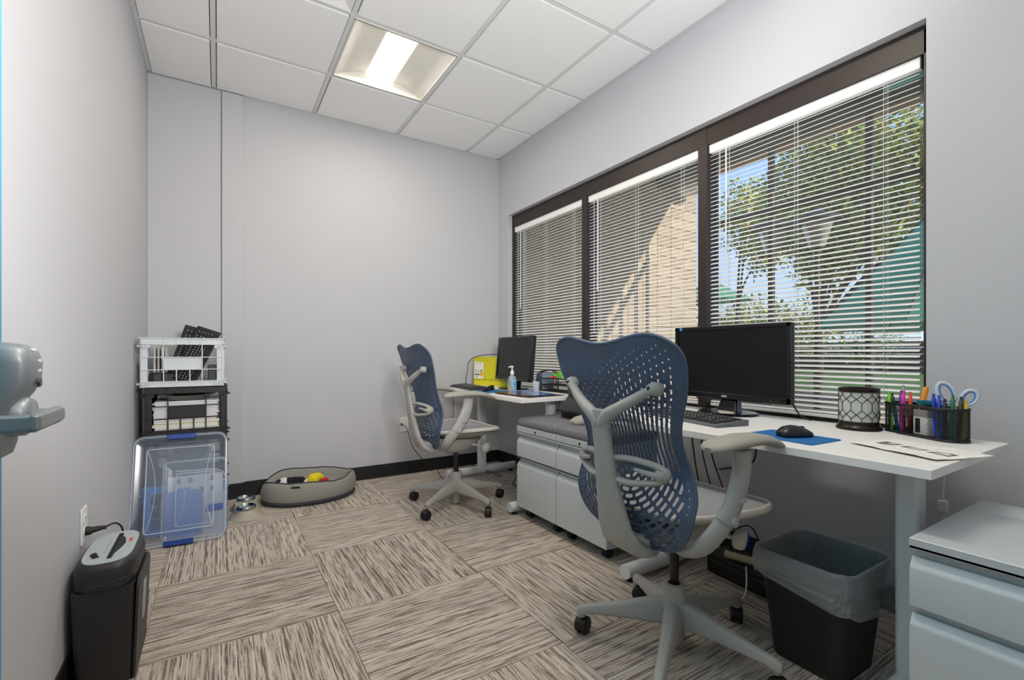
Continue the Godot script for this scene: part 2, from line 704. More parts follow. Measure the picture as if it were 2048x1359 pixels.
func build_ceiling() -> void:
	var g := G.new()
	g.bx(V(XL - 0.14, CH + 0.09, -2.6), V(XR + 0.2, CH + 0.22, DB + 0.14), 0.0)
	var ceil_ := struct("ceiling", g, M.slab)
	var T := 0.6096
	var gx := -0.0224
	var gd := 3.0779
	var yb := CH + 0.007
	# main tees and cross tees
	var bw := 0.0125
	for i in range(0, 4):
		var b := G.new()
		b.bx(V(gx + i * T - bw, yb, -2.48), V(gx + i * T + bw, yb + 0.03, DB), 0.001)
		part(ceil_, "main_tee", b, M.grid)
	for j in range(-3, 6):
		var d := gd - j * T
		if d > DB - 0.02 or d < -2.4:
			continue
		var b := G.new()
		b.bx(V(XL, yb + 0.0005, d - bw), V(XR, yb + 0.03, d + bw), 0.001)
		part(ceil_, "cross_tee", b, M.grid)
	for it in [[V(XL, yb, -2.48), V(XL + 0.022, yb + 0.02, DB)], [V(XR - 0.022, yb, -2.48), V(XR, yb + 0.02, DB)], [V(XL, yb, DB - 0.022), V(XR, yb + 0.02, DB)]]:
		var b := G.new()
		b.bx(it[0], it[1], 0.001)
		part(ceil_, "wall_angle", b, M.grid)
	# lay-in tiles whose faces hang a little below the grid
	var xs := [XL, gx, gx + T, gx + 2 * T, gx + 3 * T, XR]
	var ds := [DB]
	for j in range(0, 10):
		ds.append(gd - j * T)
	for i in 5:
		for j in ds.size() - 1:
			# light fittings and the air diffuser take these cells
			if (i == 2 and j == 1) or (i == 2 and j == 4) or (i == 1 and j == 2) or (i == 2 and j == 7):
				continue
			var xa: float = xs[i] + 0.0165
			var xb: float = xs[i + 1] - 0.0165
			if i == 0:
				xa += 0.008
			if i == 4:
				xb -= 0.008
			var da: float = ds[j + 1] + 0.0165
			var db: float = ds[j] - 0.0165 - (0.008 if j == 0 else 0.0)
			if db < -2.4:
				continue
			var b := G.new()
			b.bx(V(xa, CH, da), V(xb, CH + 0.016, db), 0.0015)
			b.bx(V(xa - 0.010, CH + 0.0385, da - 0.010), V(xb + 0.010, CH + 0.055, db + 0.010), 0.0)
			part(ceil_, "ceiling_tile", b, M.ceil_tile)
	troffer("ceiling_light", "square recessed ceiling light with a bright central lens above the window blinds", V(gx + 1.5 * T, 0, gd - 0.5 * T), 1.0)
	troffer("ceiling_light", "square recessed ceiling light over the doorway end of the office", V(gx + 1.5 * T, 0, gd - 3.5 * T), 1.4)
	troffer("ceiling_light", "square recessed ceiling light out in the corridor", V(gx + 1.5 * T, 0, gd - 6.5 * T), 1.5)
	# supply diffuser: nested square cones
	var o := thing("air_diffuser", "white louvred square air diffuser set in the ceiling grid", "vent", V(gx + 0.5 * T, CH, gd - 1.5 * T))
	for k in 4:
		var r := G.new()
		var h0 := 0.288 - k * 0.066
		var h1 := h0 - 0.05
		var rows := []
		for pr in [[h0, 0.004], [h0, 0.0], [h1, 0.035], [h1, 0.039]]:
			rows.append(PackedVector3Array([Vector3(-pr[0], pr[1], -pr[0]), Vector3(pr[0], pr[1], -pr[0]), Vector3(pr[0], pr[1], pr[0]), Vector3(-pr[0], pr[1], pr[0])]))
		for a in 3:
			for s in 4:
				var s2 := (s + 1) % 4
				var nn: Vector3 = (rows[a + 1][s] - rows[a][s] as Vector3).cross(rows[a][s2] - rows[a][s]).normalized()
				r.quad(rows[a][s], rows[a][s2], rows[a + 1][s2], rows[a + 1][s], -nn if nn.y > 0 else nn)
		part(o, "louvre", r, M.white_plastic)
	var r2 := G.new()
	r2.bx(Vector3(-0.29, 0.04, -0.29), Vector3(0.29, 0.06, 0.29), 0.0)
	part(o, "plenum", r2, M.dark_grey)

func troffer(called: String, label: String, at: Vector3, energy: float) -> void:
	var o := thing(called, label, "light", Vector3(at.x, CH, at.z), 0.0, "recessed ceiling lights")
	var hw := 0.288
	var r := G.new()
	# reflector wings curving up to the lens, lens runs along depth
	for sx in [-1.0, 1.0]:
		var rows := []
		for i in 9:
			var s := i / 8.0
			var x := lerpf(hw, 0.088, s)
			var y := 0.07 * sin(s * PI * 0.5)
			rows.append(PackedVector3Array([Vector3(sx * x, y + 0.002, -hw), Vector3(sx * x, y + 0.002, hw)]))
		r.grid(rows, false, false, 0 if sx < 0 else 1)
	part(o, "reflector", r, M.reflector)
	for sz in [-1.0, 1.0]:
		r = G.new()
		var poly := PackedVector2Array()
		poly.append(Vector2(-hw, 0.0))
		for i in 9:
			var s := i / 8.0
			poly.append(Vector2(-lerpf(hw, 0.088, s), 0.002 + 0.07 * sin(s * PI * 0.5)))
		for i in 9:
			var s := 1.0 - i / 8.0
			poly.append(Vector2(lerpf(hw, 0.088, s), 0.002 + 0.07 * sin(s * PI * 0.5)))
		poly.append(Vector2(hw, 0.0))
		r.extrude(poly, 0.004, Transform3D(Basis(), Vector3(0, 0, sz * (hw - 0.002) - 0.002)))
		part(o, "end_plate", r, M.reflector)
	r = G.new()
	for e in [[Vector3(-hw - 0.004, 0, -hw - 0.004), Vector3(hw + 0.004, 0.01, -hw + 0.006)], [Vector3(-hw - 0.004, 0, hw - 0.006), Vector3(hw + 0.004, 0.01, hw + 0.004)], [Vector3(-hw - 0.004, 0, -hw), Vector3(-hw + 0.006, 0.01, hw)], [Vector3(hw - 0.006, 0, -hw), Vector3(hw + 0.004, 0.01, hw)]]:
		r.bx(e[0], e[1], 0.001)
	r.bx(Vector3(-hw, 0.0745, -hw), Vector3(hw, 0.08, hw), 0.0)
	part(o, "housing", r, M.reflector)
	r = G.new()
	# lens: shallow bowed diffuser
	var rows := []
	for i in 9:
		var s := i / 8.0 * 2.0 - 1.0
		rows.append(PackedVector3Array([Vector3(s * 0.09, 0.045 + 0.024 * s * s, -hw + 0.004), Vector3(s * 0.09, 0.045 + 0.024 * s * s, hw - 0.004)]))
	r.grid(rows, false, false, 1)
	part(o, "lens", r, M.glow, "glowing white lens")
	var l := AreaLight3D.new()
	l.name = "lens_light"
	o.add_child(l)
	l.area_size = Vector2(0.17, 0.55)
	l.position = Vector3(0, 0.036, 0)
	l.rotation.x = -PI / 2
	l.light_color = Color(1.0, 0.955, 0.89)
	l.light_energy = energy
	l.area_range = 12.0
	l.shadow_enabled = true

func build_window() -> void:
	var xf := XR + 0.040
	var w0 := 0.636
	var w1 := 3.472
	var ws := 0.672
	var wh := 2.1455
	# reveal lining and sill
	var g := G.new()
	g.bx(V(XR, ws - 0.02, w0), V(XR + 0.19, ws + 0.001, w1), 0.002)
	var sill := struct("window_sill", g, M.white_trim)
	# outer frame
	var fr := G.new()
	var xb := xf + 0.10
	fr.bx(V(xf, wh - 0.092, w0), V(xb, wh + 0.013, w1), 0.002)
	fr.bx(V(xf + 0.05, ws, w0), V(xb, ws + 0.03, w1), 0.002)
	fr.bx(V(xf, ws, w0), V(xb, wh, w0 + 0.020), 0.002)
	fr.bx(V(xf, ws, w1 - 0.016), V(xb, wh, w1), 0.002)
	var win := struct("window_1", fr, M.bronze)
	for md in [[1.546, 1.601], [2.494, 2.545]]:
		var m := G.new()
		m.bx(V(xf - 0.004, ws + 0.02, md[0]), V(xb, wh - 0.001, md[1]), 0.003)
		part(win, "mullion", m, M.bronze)
	for pd in [[0.656, 1.546], [1.601, 2.494], [2.545, 3.456]]:
		var m := G.new()
		m.bx(V(xf + 0.068, ws + 0.03, pd[0]), V(xf + 0.074, wh - 0.09, pd[1]), 0.0)
		part(win, "pane", m, M.pane)
	# blinds
	var names := ["white slatted blind in front of the tree and green parasol", "white slatted blind in the middle between two dark mullions", "white slatted blind beside the corner of the back wall"]
	var bl := [[0.668, 1.542], [1.605, 2.490], [2.549, 3.447]]
	var fo := thing("window_film_strip", "pale teal strip of plastic film stuck high on the pane by the window jamb", "film", V(xf + 0.064, 2.0, 0.733))
	g = G.new()
	g.box(Vector3(0, 0.017, 0), Vector3(0.001, 0.034, 0.126), 0.0)
	part(fo, "film", g, clear(rgb(170, 214, 210), 0.7, 0.4))
	for k in 3:
		blind(names[k], bl[k][0], bl[k][1], xf + 0.026, k)

func blind(label: String, d0: float, d1: float, x: float, idx: int) -> void:
	var top := 2.054
	var o := thing("window_blind", label, "blind", V(x, top, (d0 + d1) * 0.5), 0.0, "white slatted window blinds")
	var hl := (d1 - d0) * 0.5
	var g := G.new()
	g.box(Vector3(0, -0.021, 0), Vector3(0.03, 0.042, 2 * hl), 0.002)
	g.box(Vector3(-0.0155, -0.0035, 0), Vector3(0.002, 0.007, 2 * hl), 0.0008)
	part(o, "headrail", g, M.blind)
	for s in [-1.0, 1.0]:
		g = G.new()
		g.box(Vector3(0.0, -0.02, s * (hl + 0.002)), Vector3(0.036, 0.046, 0.005), 0.001)
		part(o, "bracket", g, M.dark_grey)
	# one slat: thin crowned strip, room edge low
	var tilt := deg_to_rad(26.0)
	var sl := G.new()
	var a := PackedVector3Array()
	var b := PackedVector3Array()
	var pts := []
	for i in 6:
		var s := i / 5.0 * 2.0 - 1.0
		pts.append(Vector2(s * 0.0125, 0.0021 * (1.0 - s * s)))
	for i in range(5, -1, -1):
		pts.append(Vector2(pts[i].x, pts[i].y - 0.0005))
	for p in pts:
		var c := Vector2(p.x, p.y).rotated(tilt)
		a.append(Vector3(c.x, c.y, -hl + 0.004))
		b.append(Vector3(c.x, c.y, hl - 0.004))
	sl.loft([a, b])
	var sm := sl.mesh()
	var n := 60
	for i in n:
		var s := part(o, "slat", sm, M.blind)
		s.position = Vector3(0, -0.056 - i * 0.0217, 0)
	var yb := -0.056 - n * 0.0217
	g = G.new()
	g.box(Vector3(0, yb + 0.004, 0), Vector3(0.025, 0.014, 2 * hl - 0.006), 0.003)
	part(o, "bottom_rail", g, M.blind)
	# ladders and lift cords
	for f in [-0.78, -0.02, 0.74]:
		g = G.new()
		for s in [-1.0, 1.0]:
			var cx: float = cos(tilt) * 0.013 * s
			g.tube([Vector3(cx, -0.04, f * hl), Vector3(cx, yb, f * hl)], 0.0008, 5, Vector3.RIGHT)
		g.tube([Vector3(0, -0.04, f * hl + 0.010), Vector3(0, yb, f * hl + 0.010)], 0.0008, 5, Vector3.RIGHT)
		part(o, "ladder_cord", g, M.cord)
	g = G.new()
	for dx in [0.0, 0.006]:
		g.tube([Vector3(-0.022, -0.03, -hl + 0.062 + dx), Vector3(-0.023, -0.95, -hl + 0.064 + dx)], 0.0009, 5, Vector3.RIGHT)
	part(o, "lift_cord", g, M.cord)
	g = G.new()
	var wl: float = [0.60, 0.62, 0.66][idx]
	g.tube([Vector3(-0.019, -0.03, -hl + 0.10), Vector3(-0.021, -0.045, -hl + 0.10)], 0.0018, 6, Vector3.RIGHT)
	g.tube([Vector3(-0.021, -0.045, -hl + 0.10), Vector3(-0.022, -0.045 - wl, -hl + 0.10)], 0.0042, 6, Vector3.RIGHT)
	part(o, "tilt_wand", g, M.wand)

func build_door() -> void:
	var g := G.new()
	g.bx(V(-0.294, 0.012, 0.004), V(-0.250, 2.10, 0.914), 0.002)
	var d := struct("door_1", g, M.door)
	# frame round the opening
	g = G.new()
	g.bx(V(-0.345, 0, -0.14), V(-0.297, 2.15, 0.0), 0.003)
	g.bx(V(0.662, 0, -0.14), V(0.71, 2.15, 0.0), 0.003)
	g.bx(V(-0.345, 2.105, -0.14), V(0.71, 2.155, 0.0), 0.003)
	struct("trim_2", g, M.satin_dark)
	# keypad lock
	var fx := -0.2499
	var dc := 0.862
	var o := thing("keypad_door_lock", "satin metal keypad lock with a lever handle on the blue door", "door lock", V(fx, 0.83, dc))
	g = G.new()
	# escutcheon: stack of cross sections, narrow below, swelling above
	var rings := []
	for s in [[0.0, 0.020, 0.010], [0.006, 0.028, 0.020], [0.02, 0.031, 0.024], [0.045, 0.032, 0.026], [0.07, 0.034, 0.030], [0.085, 0.036, 0.040], [0.10, 0.037, 0.047], [0.125, 0.037, 0.048], [0.14, 0.035, 0.044], [0.148, 0.028, 0.034], [0.151, 0.016, 0.02]]:
		var pr := PackedVector3Array()
		for i in 16:
			var an := TAU * i / 16.0
			var cz: float = signf(cos(an)) * pow(absf(cos(an)), 0.5) * s[1]
			var cx: float = (signf(sin(an)) * pow(absf(sin(an)), 0.55) * 0.5 + 0.5) * s[2]
			pr.append(Vector3(cx, s[0], cz))
		rings.append(pr)
	g.loft(rings)
	part(o, "escutcheon", g, M.satin)
	for r in 3:
		g = G.new()
		g.box(Vector3(0.0405 + (-0.004 if r == 0 else 0.0), 0.139 - r * 0.0125, -0.008), Vector3(0.014, 0.009, 0.022), 0.003)
		part(o, "key_button", g, M.white_plastic)
	g = G.new()
	g.lathe([Vector2(0, 0.0), Vector2(0.026, 0.0), Vector2(0.026, 0.016), Vector2(0.020, 0.024), Vector2(0, 0.024)], Vector3(0.020, 0.055, 0), Vector3.RIGHT, 24)
	part(o, "rose", g, M.satin)
	g = G.new()
	g.tube([Vector3(0.03, 0.055, 0), Vector3(0.062, 0.055, 0)], 0.0085, 18)
	g.box(Vector3(0.066, 0.055, 0.046), Vector3(0.014, 0.022, 0.112), 0.005)
	g.box(Vector3(0.048, 0.055, 0.096), Vector3(0.046, 0.021, 0.013), 0.005)
	part(o, "lever", g, M.satin)
	g = G.new()
	g.lathe([Vector2(0, 0), Vector2(0.006, 0), Vector2(0.0055, 0.003), Vector2(0, 0.003)], Vector3(0.0475, 0.098, 0), Vector3.RIGHT, 14)
	part(o, "keyhole", g, M.satin_dark)

func build_flash() -> void:
	# photographer's flash on a stand in the corner behind the camera, turned up to the ceiling
	var at := V(0.46, 0.0, 0.06)
	var o := thing("flash_stand", "black studio flash on a thin stand aimed at the ceiling near the doorway", "lamp", at)
	var FH := 1.45
	var g := G.new()
	g.cyl(Vector3(0, 0.10, 0), Vector3(0, FH - 0.08, 0), 0.011, 0.009, 14)
	part(o, "pole", g, M.black)
	for k in 3:
		g = G.new()
		var a := TAU * k / 3.0 + 0.5
		g.tube([Vector3(0, 0.35, 0), Vector3(cos(a) * 0.16, 0.012, sin(a) * 0.05)], 0.008, 8)
		part(o, "leg", g, M.black)
	var aim := Vector3(-0.1, 0.62, -0.78).normalized()
	g = G.new()
	g.lathe([Vector2(0, -0.16), Vector2(0.045, -0.16), Vector2(0.05, -0.14), Vector2(0.05, 0.0), Vector2(0.085, 0.03), Vector2(0.088, 0.03), Vector2(0.055, -0.005), Vector2(0, -0.005)], Vector3(0, FH, 0), aim, 24)
	part(o, "flash_head", g, M.black)
	g = G.new()
	g.lathe([Vector2(0, 0.0), Vector2(0.05, 0.0), Vector2(0.05, 0.003), Vector2(0, 0.004)], Vector3(0, FH, 0), aim, 20)
	part(o, "flash_lamp", g, M.glow)
	var l := SpotLight3D.new()
	l.name = "flash_light"
	o.add_child(l)
	l.position = Vector3(0, FH, 0) + aim * 0.035
	l.look_at_from_position(at + l.position, at + l.position + aim, Vector3.RIGHT)
	l.light_color = Color(1.0, 0.99, 0.98)
	l.light_energy = 3.6
	l.light_size = 0.2
	l.spot_angle = 75.0
	l.spot_angle_attenuation = 0.4
	l.spot_range = 12.0
	l.shadow_enabled = true

func outlet(called: String, label: String, at: Vector3, turn: float) -> Node3D:
	var o := thing(called, label, "outlet", at, turn)
	# faces +x locally
	var g := G.new()
	g.box(Vector3(0.003, 0, 0), Vector3(0.006, 0.115, 0.07), 0.0025)
	part(o, "cover_plate", g, M.white_plastic)
	return o

# ------------------------------------------------------------------ chair (x forwards, z to its own right side)
const SHELL_W := [[0.388, 0.012], [0.393, 0.085], [0.405, 0.135], [0.43, 0.178], [0.47, 0.210], [0.51, 0.226], [0.56, 0.231], [0.60, 0.223], [0.65, 0.205], [0.70, 0.192], [0.75, 0.196], [0.80, 0.213], [0.85, 0.235], [0.90, 0.250], [0.94, 0.255], [0.965, 0.251], [0.985, 0.238], [1.0, 0.212]]
const SHELL_X := [[0.388, -0.180], [0.42, -0.203], [0.46, -0.222], [0.52, -0.230], [0.58, -0.215], [0.64, -0.204], [0.70, -0.216], [0.77, -0.240], [0.84, -0.265], [0.90, -0.288], [0.95, -0.302], [1.0, -0.316]]

func shell_at(s: float, t: float) -> Vector3:
	var y := lerpf(0.388, 1.0, t)
	var w := table(SHELL_W, y)
	var z := s * w
	var x := table(SHELL_X, y) + 0.38 * z * z
	var k := pow(clampf((y - 0.86) / 0.14, 0, 1), 2.0)
	var tc := 0.024 * pow(sin(clampf(absf(s) * 1.25, 0, 1) * PI * 0.5), 2.0) - 0.006 - 0.012 * pow(absf(s), 8.0)
	return Vector3(x - 0.012 * k * k, y + k * tc, z)

func shell_hole(s: float, p: Vector3) -> float:
	# above nought: solid, below: open
	var y := p.y
	var z := p.z
	var edge := table(SHELL_W, clampf(y, 0.388, 1.0)) - absf(z)
	var f := 1.0
	if y > 0.625:
		var sp := 13.2
		var k := roundf(s * sp)
		if absf(k) > 11.0:
			# border of pin holes
			if absf(k) > 12.0 or y > 0.95:
				return 1.0
			var ly := fposmod(y, 0.0165) - 0.00825
			return Vector2((s * sp - k) * 0.018, ly).length() - 0.0022
		if y > 0.985 - 0.012 * cos(s * 3.0) or y < 0.64:
			return 1.0
		var dx := (s * sp - k) * table(SHELL_W, y) / sp
		var per := 0.0245 if y < 0.90 else 0.0225
		var off := per * 0.5 if posmod(int(k), 2) == 1 else 0.0
		var ly2 := fposmod(y + off + 0.0035 * k * k * 0.04, per) - per * 0.5
		var half := clampf(lerpf(0.0088, 0.0005, (y - 0.76) / 0.17), 0.0003, 0.0088)
		var hw := clampf(lerpf(0.0050, 0.0032, (y - 0.72) / 0.22), 0.0030, 0.0050)
		f = Vector2(dx, maxf(absf(ly2) - half, 0.0)).length() - hw
	else:
		if edge < 0.032:
			# row of round holes round the rim
			var an := atan2(z, 0.62 - y)
			if edge < 0.012 or edge > 0.026:
				return 1.0
			var m := fposmod(an * 0.21, 0.0185) - 0.00925
			return Vector2(m, edge - 0.019).length() - 0.0031
		var c := Vector2(z, y - 0.632)
		var r := c.length()
		var sp2 := 0.0188
		var k2 := roundf(r / sp2)
		if k2 < 1.0:
			return 1.0
		var rr := k2 * sp2
		var per2 := 0.037 if k2 > 3.0 else 0.028
		var arc := rr * atan2(c.x, -c.y)
		var off2 := per2 * 0.5 if int(k2) % 2 == 1 else 0.0
		var la := fposmod(arc + off2 + per2 * 0.5, per2) - per2 * 0.5
		var half2 := per2 * 0.5 - 0.0085
		f = Vector2(r - rr, maxf(absf(la) - half2, 0.0)).length() - 0.0054
	return f

func chair_shell() -> G:
	var g := G.new()
	var nu := 200
	var nv := 250
	var th := 0.0022
	var P := []
	var F := []
	for j in nv + 1:
		var row := PackedVector3Array()
		var fr := PackedFloat32Array()
		for i in nu + 1:
			var s := i * 2.0 / nu - 1.0
			var p := shell_at(s, float(j) / nv)
			row.append(p)
			fr.append(shell_hole(s, p))
		P.append(row)
		F.append(fr)
	var N := []
	for j in nv + 1:
		var row := PackedVector3Array()
		for i in nu + 1:
			var a: Vector3 = P[j][mini(i + 1, nu)] - P[j][maxi(i - 1, 0)]
			var b: Vector3 = P[mini(j + 1, nv)][i] - P[maxi(j - 1, 0)][i]
			row.append(a.cross(b).normalized())
		N.append(row)
	# shared corner vertices: front then back
	var base := 0
	for j in nv + 1:
		for i in nu + 1:
			g.vert(P[j][i] + N[j][i] * th, N[j][i])
			g.vert(P[j][i] - N[j][i] * th, -N[j][i])
	for j in nv:
		for i in nu:
			var cj := [j, j, j + 1, j + 1]
			var ci := [i, i + 1, i + 1, i]
			var front := []
			var back := []
			var cut := []
			for k in 4:
				var k2 := (k + 1) % 4
				var fa: float = F[cj[k]][ci[k]]
				var fb: float = F[cj[k2]][ci[k2]]
				if fa > 0:
					var id: int = 2 * (cj[k] * (nu + 1) + ci[k])
					front.append(id)
					back.append(id + 1)
				if (fa > 0) != (fb > 0):
					var tt := fa / (fa - fb)
					var p: Vector3 = P[cj[k]][ci[k]].lerp(P[cj[k2]][ci[k2]], tt)
					var nn: Vector3 = N[cj[k]][ci[k]].lerp(N[cj[k2]][ci[k2]], tt)
					var id := g.vert(p + nn * th, nn)
					g.vert(p - nn * th, -nn)
					front.append(id)
					back.append(id + 1)
					cut.append(id)
			for k in range(1, front.size() - 1):
				g.t(front[0], front[k], front[k + 1])
				g.t(back[0], back[k], back[k + 1])
			if cut.size() == 2:
				var a: Vector3 = g.v[cut[0]]
				var b: Vector3 = g.v[cut[1]]
				var a2: Vector3 = g.v[cut[0] + 1]
				var b2: Vector3 = g.v[cut[1] + 1]
				var nn := (b - a).cross(a2 - a).normalized()
				g.quad(a, b, b2, a2, nn)
	return g

func chair_caster() -> Array:
	var w := G.new()
	for zz in [-0.0205, 0.0025]:
		w.lathe([Vector2(0, 0), Vector2(0.016, 0), Vector2(0.022, 0.002), Vector2(0.0265, 0.002), Vector2(0.029, 0.005), Vector2(0.029, 0.014), Vector2(0.026, 0.018), Vector2(0, 0.018)], Vector3(0, 0.029, zz), Vector3(0, 0, 1), 22)
	var h := G.new()
	var poly := PackedVector2Array()
	for i in 11:
		var an := lerpf(-0.35, PI * 0.88, i / 10.0)
		poly.append(Vector2(cos(an), sin(an)) * 0.0275)
	for i in range(10, -1, -1):
		var an := lerpf(-0.35, PI * 0.88, i / 10.0)
		poly.append(Vector2(cos(an), sin(an)) * 0.019)
	h.extrude(poly, 0.030, Transform3D(Basis(), Vector3(0, 0.031, -0.015)), 0.001)
	h.cyl(Vector3(0.012, 0.045, 0), Vector3(0.012, 0.078, 0), 0.0065, -1, 12)
	return [w, h]

func make_chair(label: String, at: Vector3, turn: float) -> Node3D:
	var o := thing("office_chair", label, "chair", at, turn, "blue mesh-backed office chairs")
	# five star base
	var g := G.new()
	g.lathe([Vector2(0, 0.035), Vector2(0.026, 0.035), Vector2(0.031, 0.04), Vector2(0.034, 0.08), Vector2(0.044, 0.11), Vector2(0.043, 0.15), Vector2(0.038, 0.19), Vector2(0.036, 0.212), Vector2(0.033, 0.215), Vector2(0.02, 0.215), Vector2(0.02, 0.19), Vector2(0, 0.19)], Vector3.ZERO, Vector3.UP, 28)
	part(o, "hub", g, M.chair)
	var cst := chair_caster()
	var wm: ArrayMesh = cst[0].mesh()
	var hm: ArrayMesh = cst[1].mesh()
	var leg := G.new()
	var rings := []
	for s in [[0.02, 0.085, 0.165, 0.030], [0.06, 0.083, 0.163, 0.028], [0.10, 0.084, 0.152, 0.025], [0.16, 0.083, 0.136, 0.021], [0.22, 0.081, 0.120, 0.018], [0.27, 0.079, 0.109, 0.0165], [0.295, 0.072, 0.104, 0.0165], [0.310, 0.068, 0.099, 0.015], [0.319, 0.070, 0.090, 0.010]]:
		var r := PackedVector3Array()
		var ym: float = (s[1] + s[2]) * 0.5
		var hh: float = (s[2] - s[1]) * 0.5
		for i in 14:
			var an := TAU * i / 14.0
			var yy: float = signf(sin(an)) * pow(absf(sin(an)), 0.6)
			var zz: float = signf(cos(an)) * pow(absf(cos(an)), 0.6)
			r.append(Vector3(s[0], ym + hh * yy, s[3] * zz * (1.0 - 0.22 * yy)))
		rings.append(r)
	leg.loft(rings)
	leg.cyl(Vector3(0.304, 0.062, 0), Vector3(0.304, 0.09, 0), 0.0135, -1, 14)
	var lm := leg.mesh()
	var turns := [133.5, 66.0, -5.0, -77.0, -148.5]
	var swivel := [200.0, 120.0, 215.0, 60.0, 20.0]
	for k in 5:
		var l := part(o, "leg", lm, M.chair)
		l.rotation.y = deg_to_rad(turns[k])
		var c := part(o, "caster", hm, M.black)
		var dir := Vector3(cos(deg_to_rad(turns[k])), 0, -sin(deg_to_rad(turns[k])))
		c.rotation.y = deg_to_rad(swivel[k])
		c.position = dir * 0.304 - c.basis.x * 0.012
		part(c, "wheel", wm, M.black)
	g = G.new()
	g.cyl(Vector3(0, 0.19, 0), Vector3(0, 0.36, 0), 0.0145, -1, 20)
	part(o, "gas_column", g, M.column)
	g = G.new()
	g.cyl(Vector3(0, 0.012, 0), Vector3(0, 0.05, 0), 0.024, 0.03, 20, 0.004)
	part(o, "hub_plug", g, M.chair)
	# tilt housing under the seat
	g = G.new()
	rings = []
	for s in [[-0.235, 0.40, 0.43, 0.050], [-0.20, 0.375, 0.436, 0.068], [-0.14, 0.368, 0.445, 0.086], [-0.07, 0.342, 0.445, 0.096], [0.0, 0.334, 0.448, 0.092], [0.06, 0.346, 0.450, 0.080], [0.11, 0.372, 0.452, 0.070], [0.15, 0.405, 0.452, 0.06]]:
		var r := PackedVector3Array()
		for i in 18:
			var an := TAU * i / 18.0
			var yy: float = signf(sin(an)) * pow(absf(sin(an)), 0.7)
			var zz: float = signf(cos(an)) * pow(absf(cos(an)), 0.7)
			r.append(Vector3(s[0], (s[1] + s[2]) * 0.5 + (s[2] - s[1]) * 0.5 * yy, s[3] * zz * (1.0 + 0.18 * yy)))
		rings.append(r)
	g.loft(rings)
	part(o, "tilt_housing", g, M.chair)
	# seat pan and cushion
	var outl := []
	var nseat := 44
	for i in nseat:
		var an := TAU * i / nseat
		var cx := cos(an)
		var cz := sin(an)
		var x := signf(cx) * pow(absf(cx), 0.62) * 0.215 + 0.02
		var z := signf(cz) * pow(absf(cz), 0.6) * lerpf(0.19, 0.246, clampf((x + 0.2) / 0.28, 0, 1))
		outl.append(Vector2(x, z))
	var top_y := func(x: float, z: float) -> float:
		return 0.497 + 0.22 * z * z - 0.45 * pow(maxf(0.0, x - 0.10), 2.0) - 0.06 * pow(maxf(0.0, -x - 0.1), 1.2)
	g = G.new()
	var rows := []
	for k in 9:
		var f := k / 8.0
		var r := PackedVector3Array()
		for p in outl:
			var q: Vector2 = (p - Vector2(0.02, 0)) * f * 0.985 + Vector2(0.02, 0)
			r.append(Vector3(q.x, top_y.call(q.x, q.y) + 0.006 * (1.0 - pow(f, 6.0)), q.y))
		rows.append(r)
	g.grid(rows, true, false, 0)
	if g.n[nseat * 4].y < 0:
		for i in g.n.size():
			g.n[i] = -g.n[i]
		var old := g.ix.duplicate()
		g.ix.clear()
		for i in old.size() / 3:
			g.t(old[3 * i], old[3 * i + 1], old[3 * i + 2])
	part(o, "seat", g, M.seat)
	g = G.new()
	var loop := []
	for i in nseat + 1:
		var p: Vector2 = outl[i % nseat]
		loop.append(Vector3(p.x, top_y.call(p.x, p.y) - 0.006, p.y))
	g.tube(loop, Vector2(0.007, 0.011), 10)
	part(o, "seat_rim", g, M.seat_rim)
	g = G.new()
	rows = []
	for s in [[0.97, -0.014], [0.93, -0.024], [0.80, -0.036], [0.62, -0.052], [0.4, -0.062], [0.02, -0.066]]:
		var r := PackedVector3Array()
		for p in outl:
			var q: Vector2 = (p - Vector2(0.02, 0)) * s[0] + Vector2(0.02, 0)
			r.append(Vector3(q.x, top_y.call(q.x, q.y) * 0.25 + 0.375 + s[1], q.y))
		rows.append(r)
	g.grid(rows, true, false, 2)
	part(o, "seat_pan", g, M.chair)
	# backrest shell with its rolled rim
	g = chair_shell()
	var sh := part(o, "backrest", g, M.chair_blue, "perforated blue plastic backrest")
	g = G.new()
	loop = []
	for i in 61:
		loop.append(shell_at(1.0, i / 60.0))
	for i in range(1, 50):
		loop.append(shell_at(1.0 - i / 25.0, 1.0))
	for i in 61:
		loop.append(shell_at(-1.0, 1.0 - i / 60.0))
	g.tube(loop, 0.0052, 8, Vector3.RIGHT)
	part(sh, "rim", g, M.chair_blue)
	# Y shaped spine
	g = G.new()
	rings = []
	for s in [[-0.16, 0.372, 0.075, 0.020], [-0.20, 0.380, 0.082, 0.024], [-0.24, 0.405, 0.078, 0.022], [-0.266, 0.455, 0.064, 0.020], [-0.282, 0.52, 0.052, 0.020], [-0.295, 0.58, 0.044, 0.018], [-0.305, 0.64, 0.038, 0.017], [-0.314, 0.70, 0.034, 0.016], [-0.322, 0.75, 0.034, 0.015], [-0.327, 0.785, 0.040, 0.014], [-0.329, 0.803, 0.046, 0.011]]:
		rings.append(s)
	var spine := []
	for i in rings.size():
		var a = rings[maxi(i - 1, 0)]
		var b = rings[mini(i + 1, rings.size() - 1)]
		var d := Vector3(b[0] - a[0], b[1] - a[1], 0).normalized()
		var nrm := Vector3(-d.y, d.x, 0)
		var r := PackedVector3Array()
		for k in 16:
			var an := TAU * k / 16.0
			r.append(Vector3(rings[i][0], rings[i][1], 0) + Vector3.BACK * cos(an) * rings[i][2] + nrm * signf(sin(an)) * pow(absf(sin(an)), 0.7) * rings[i][3])
		spine.append(r)
	g.loft(spine)
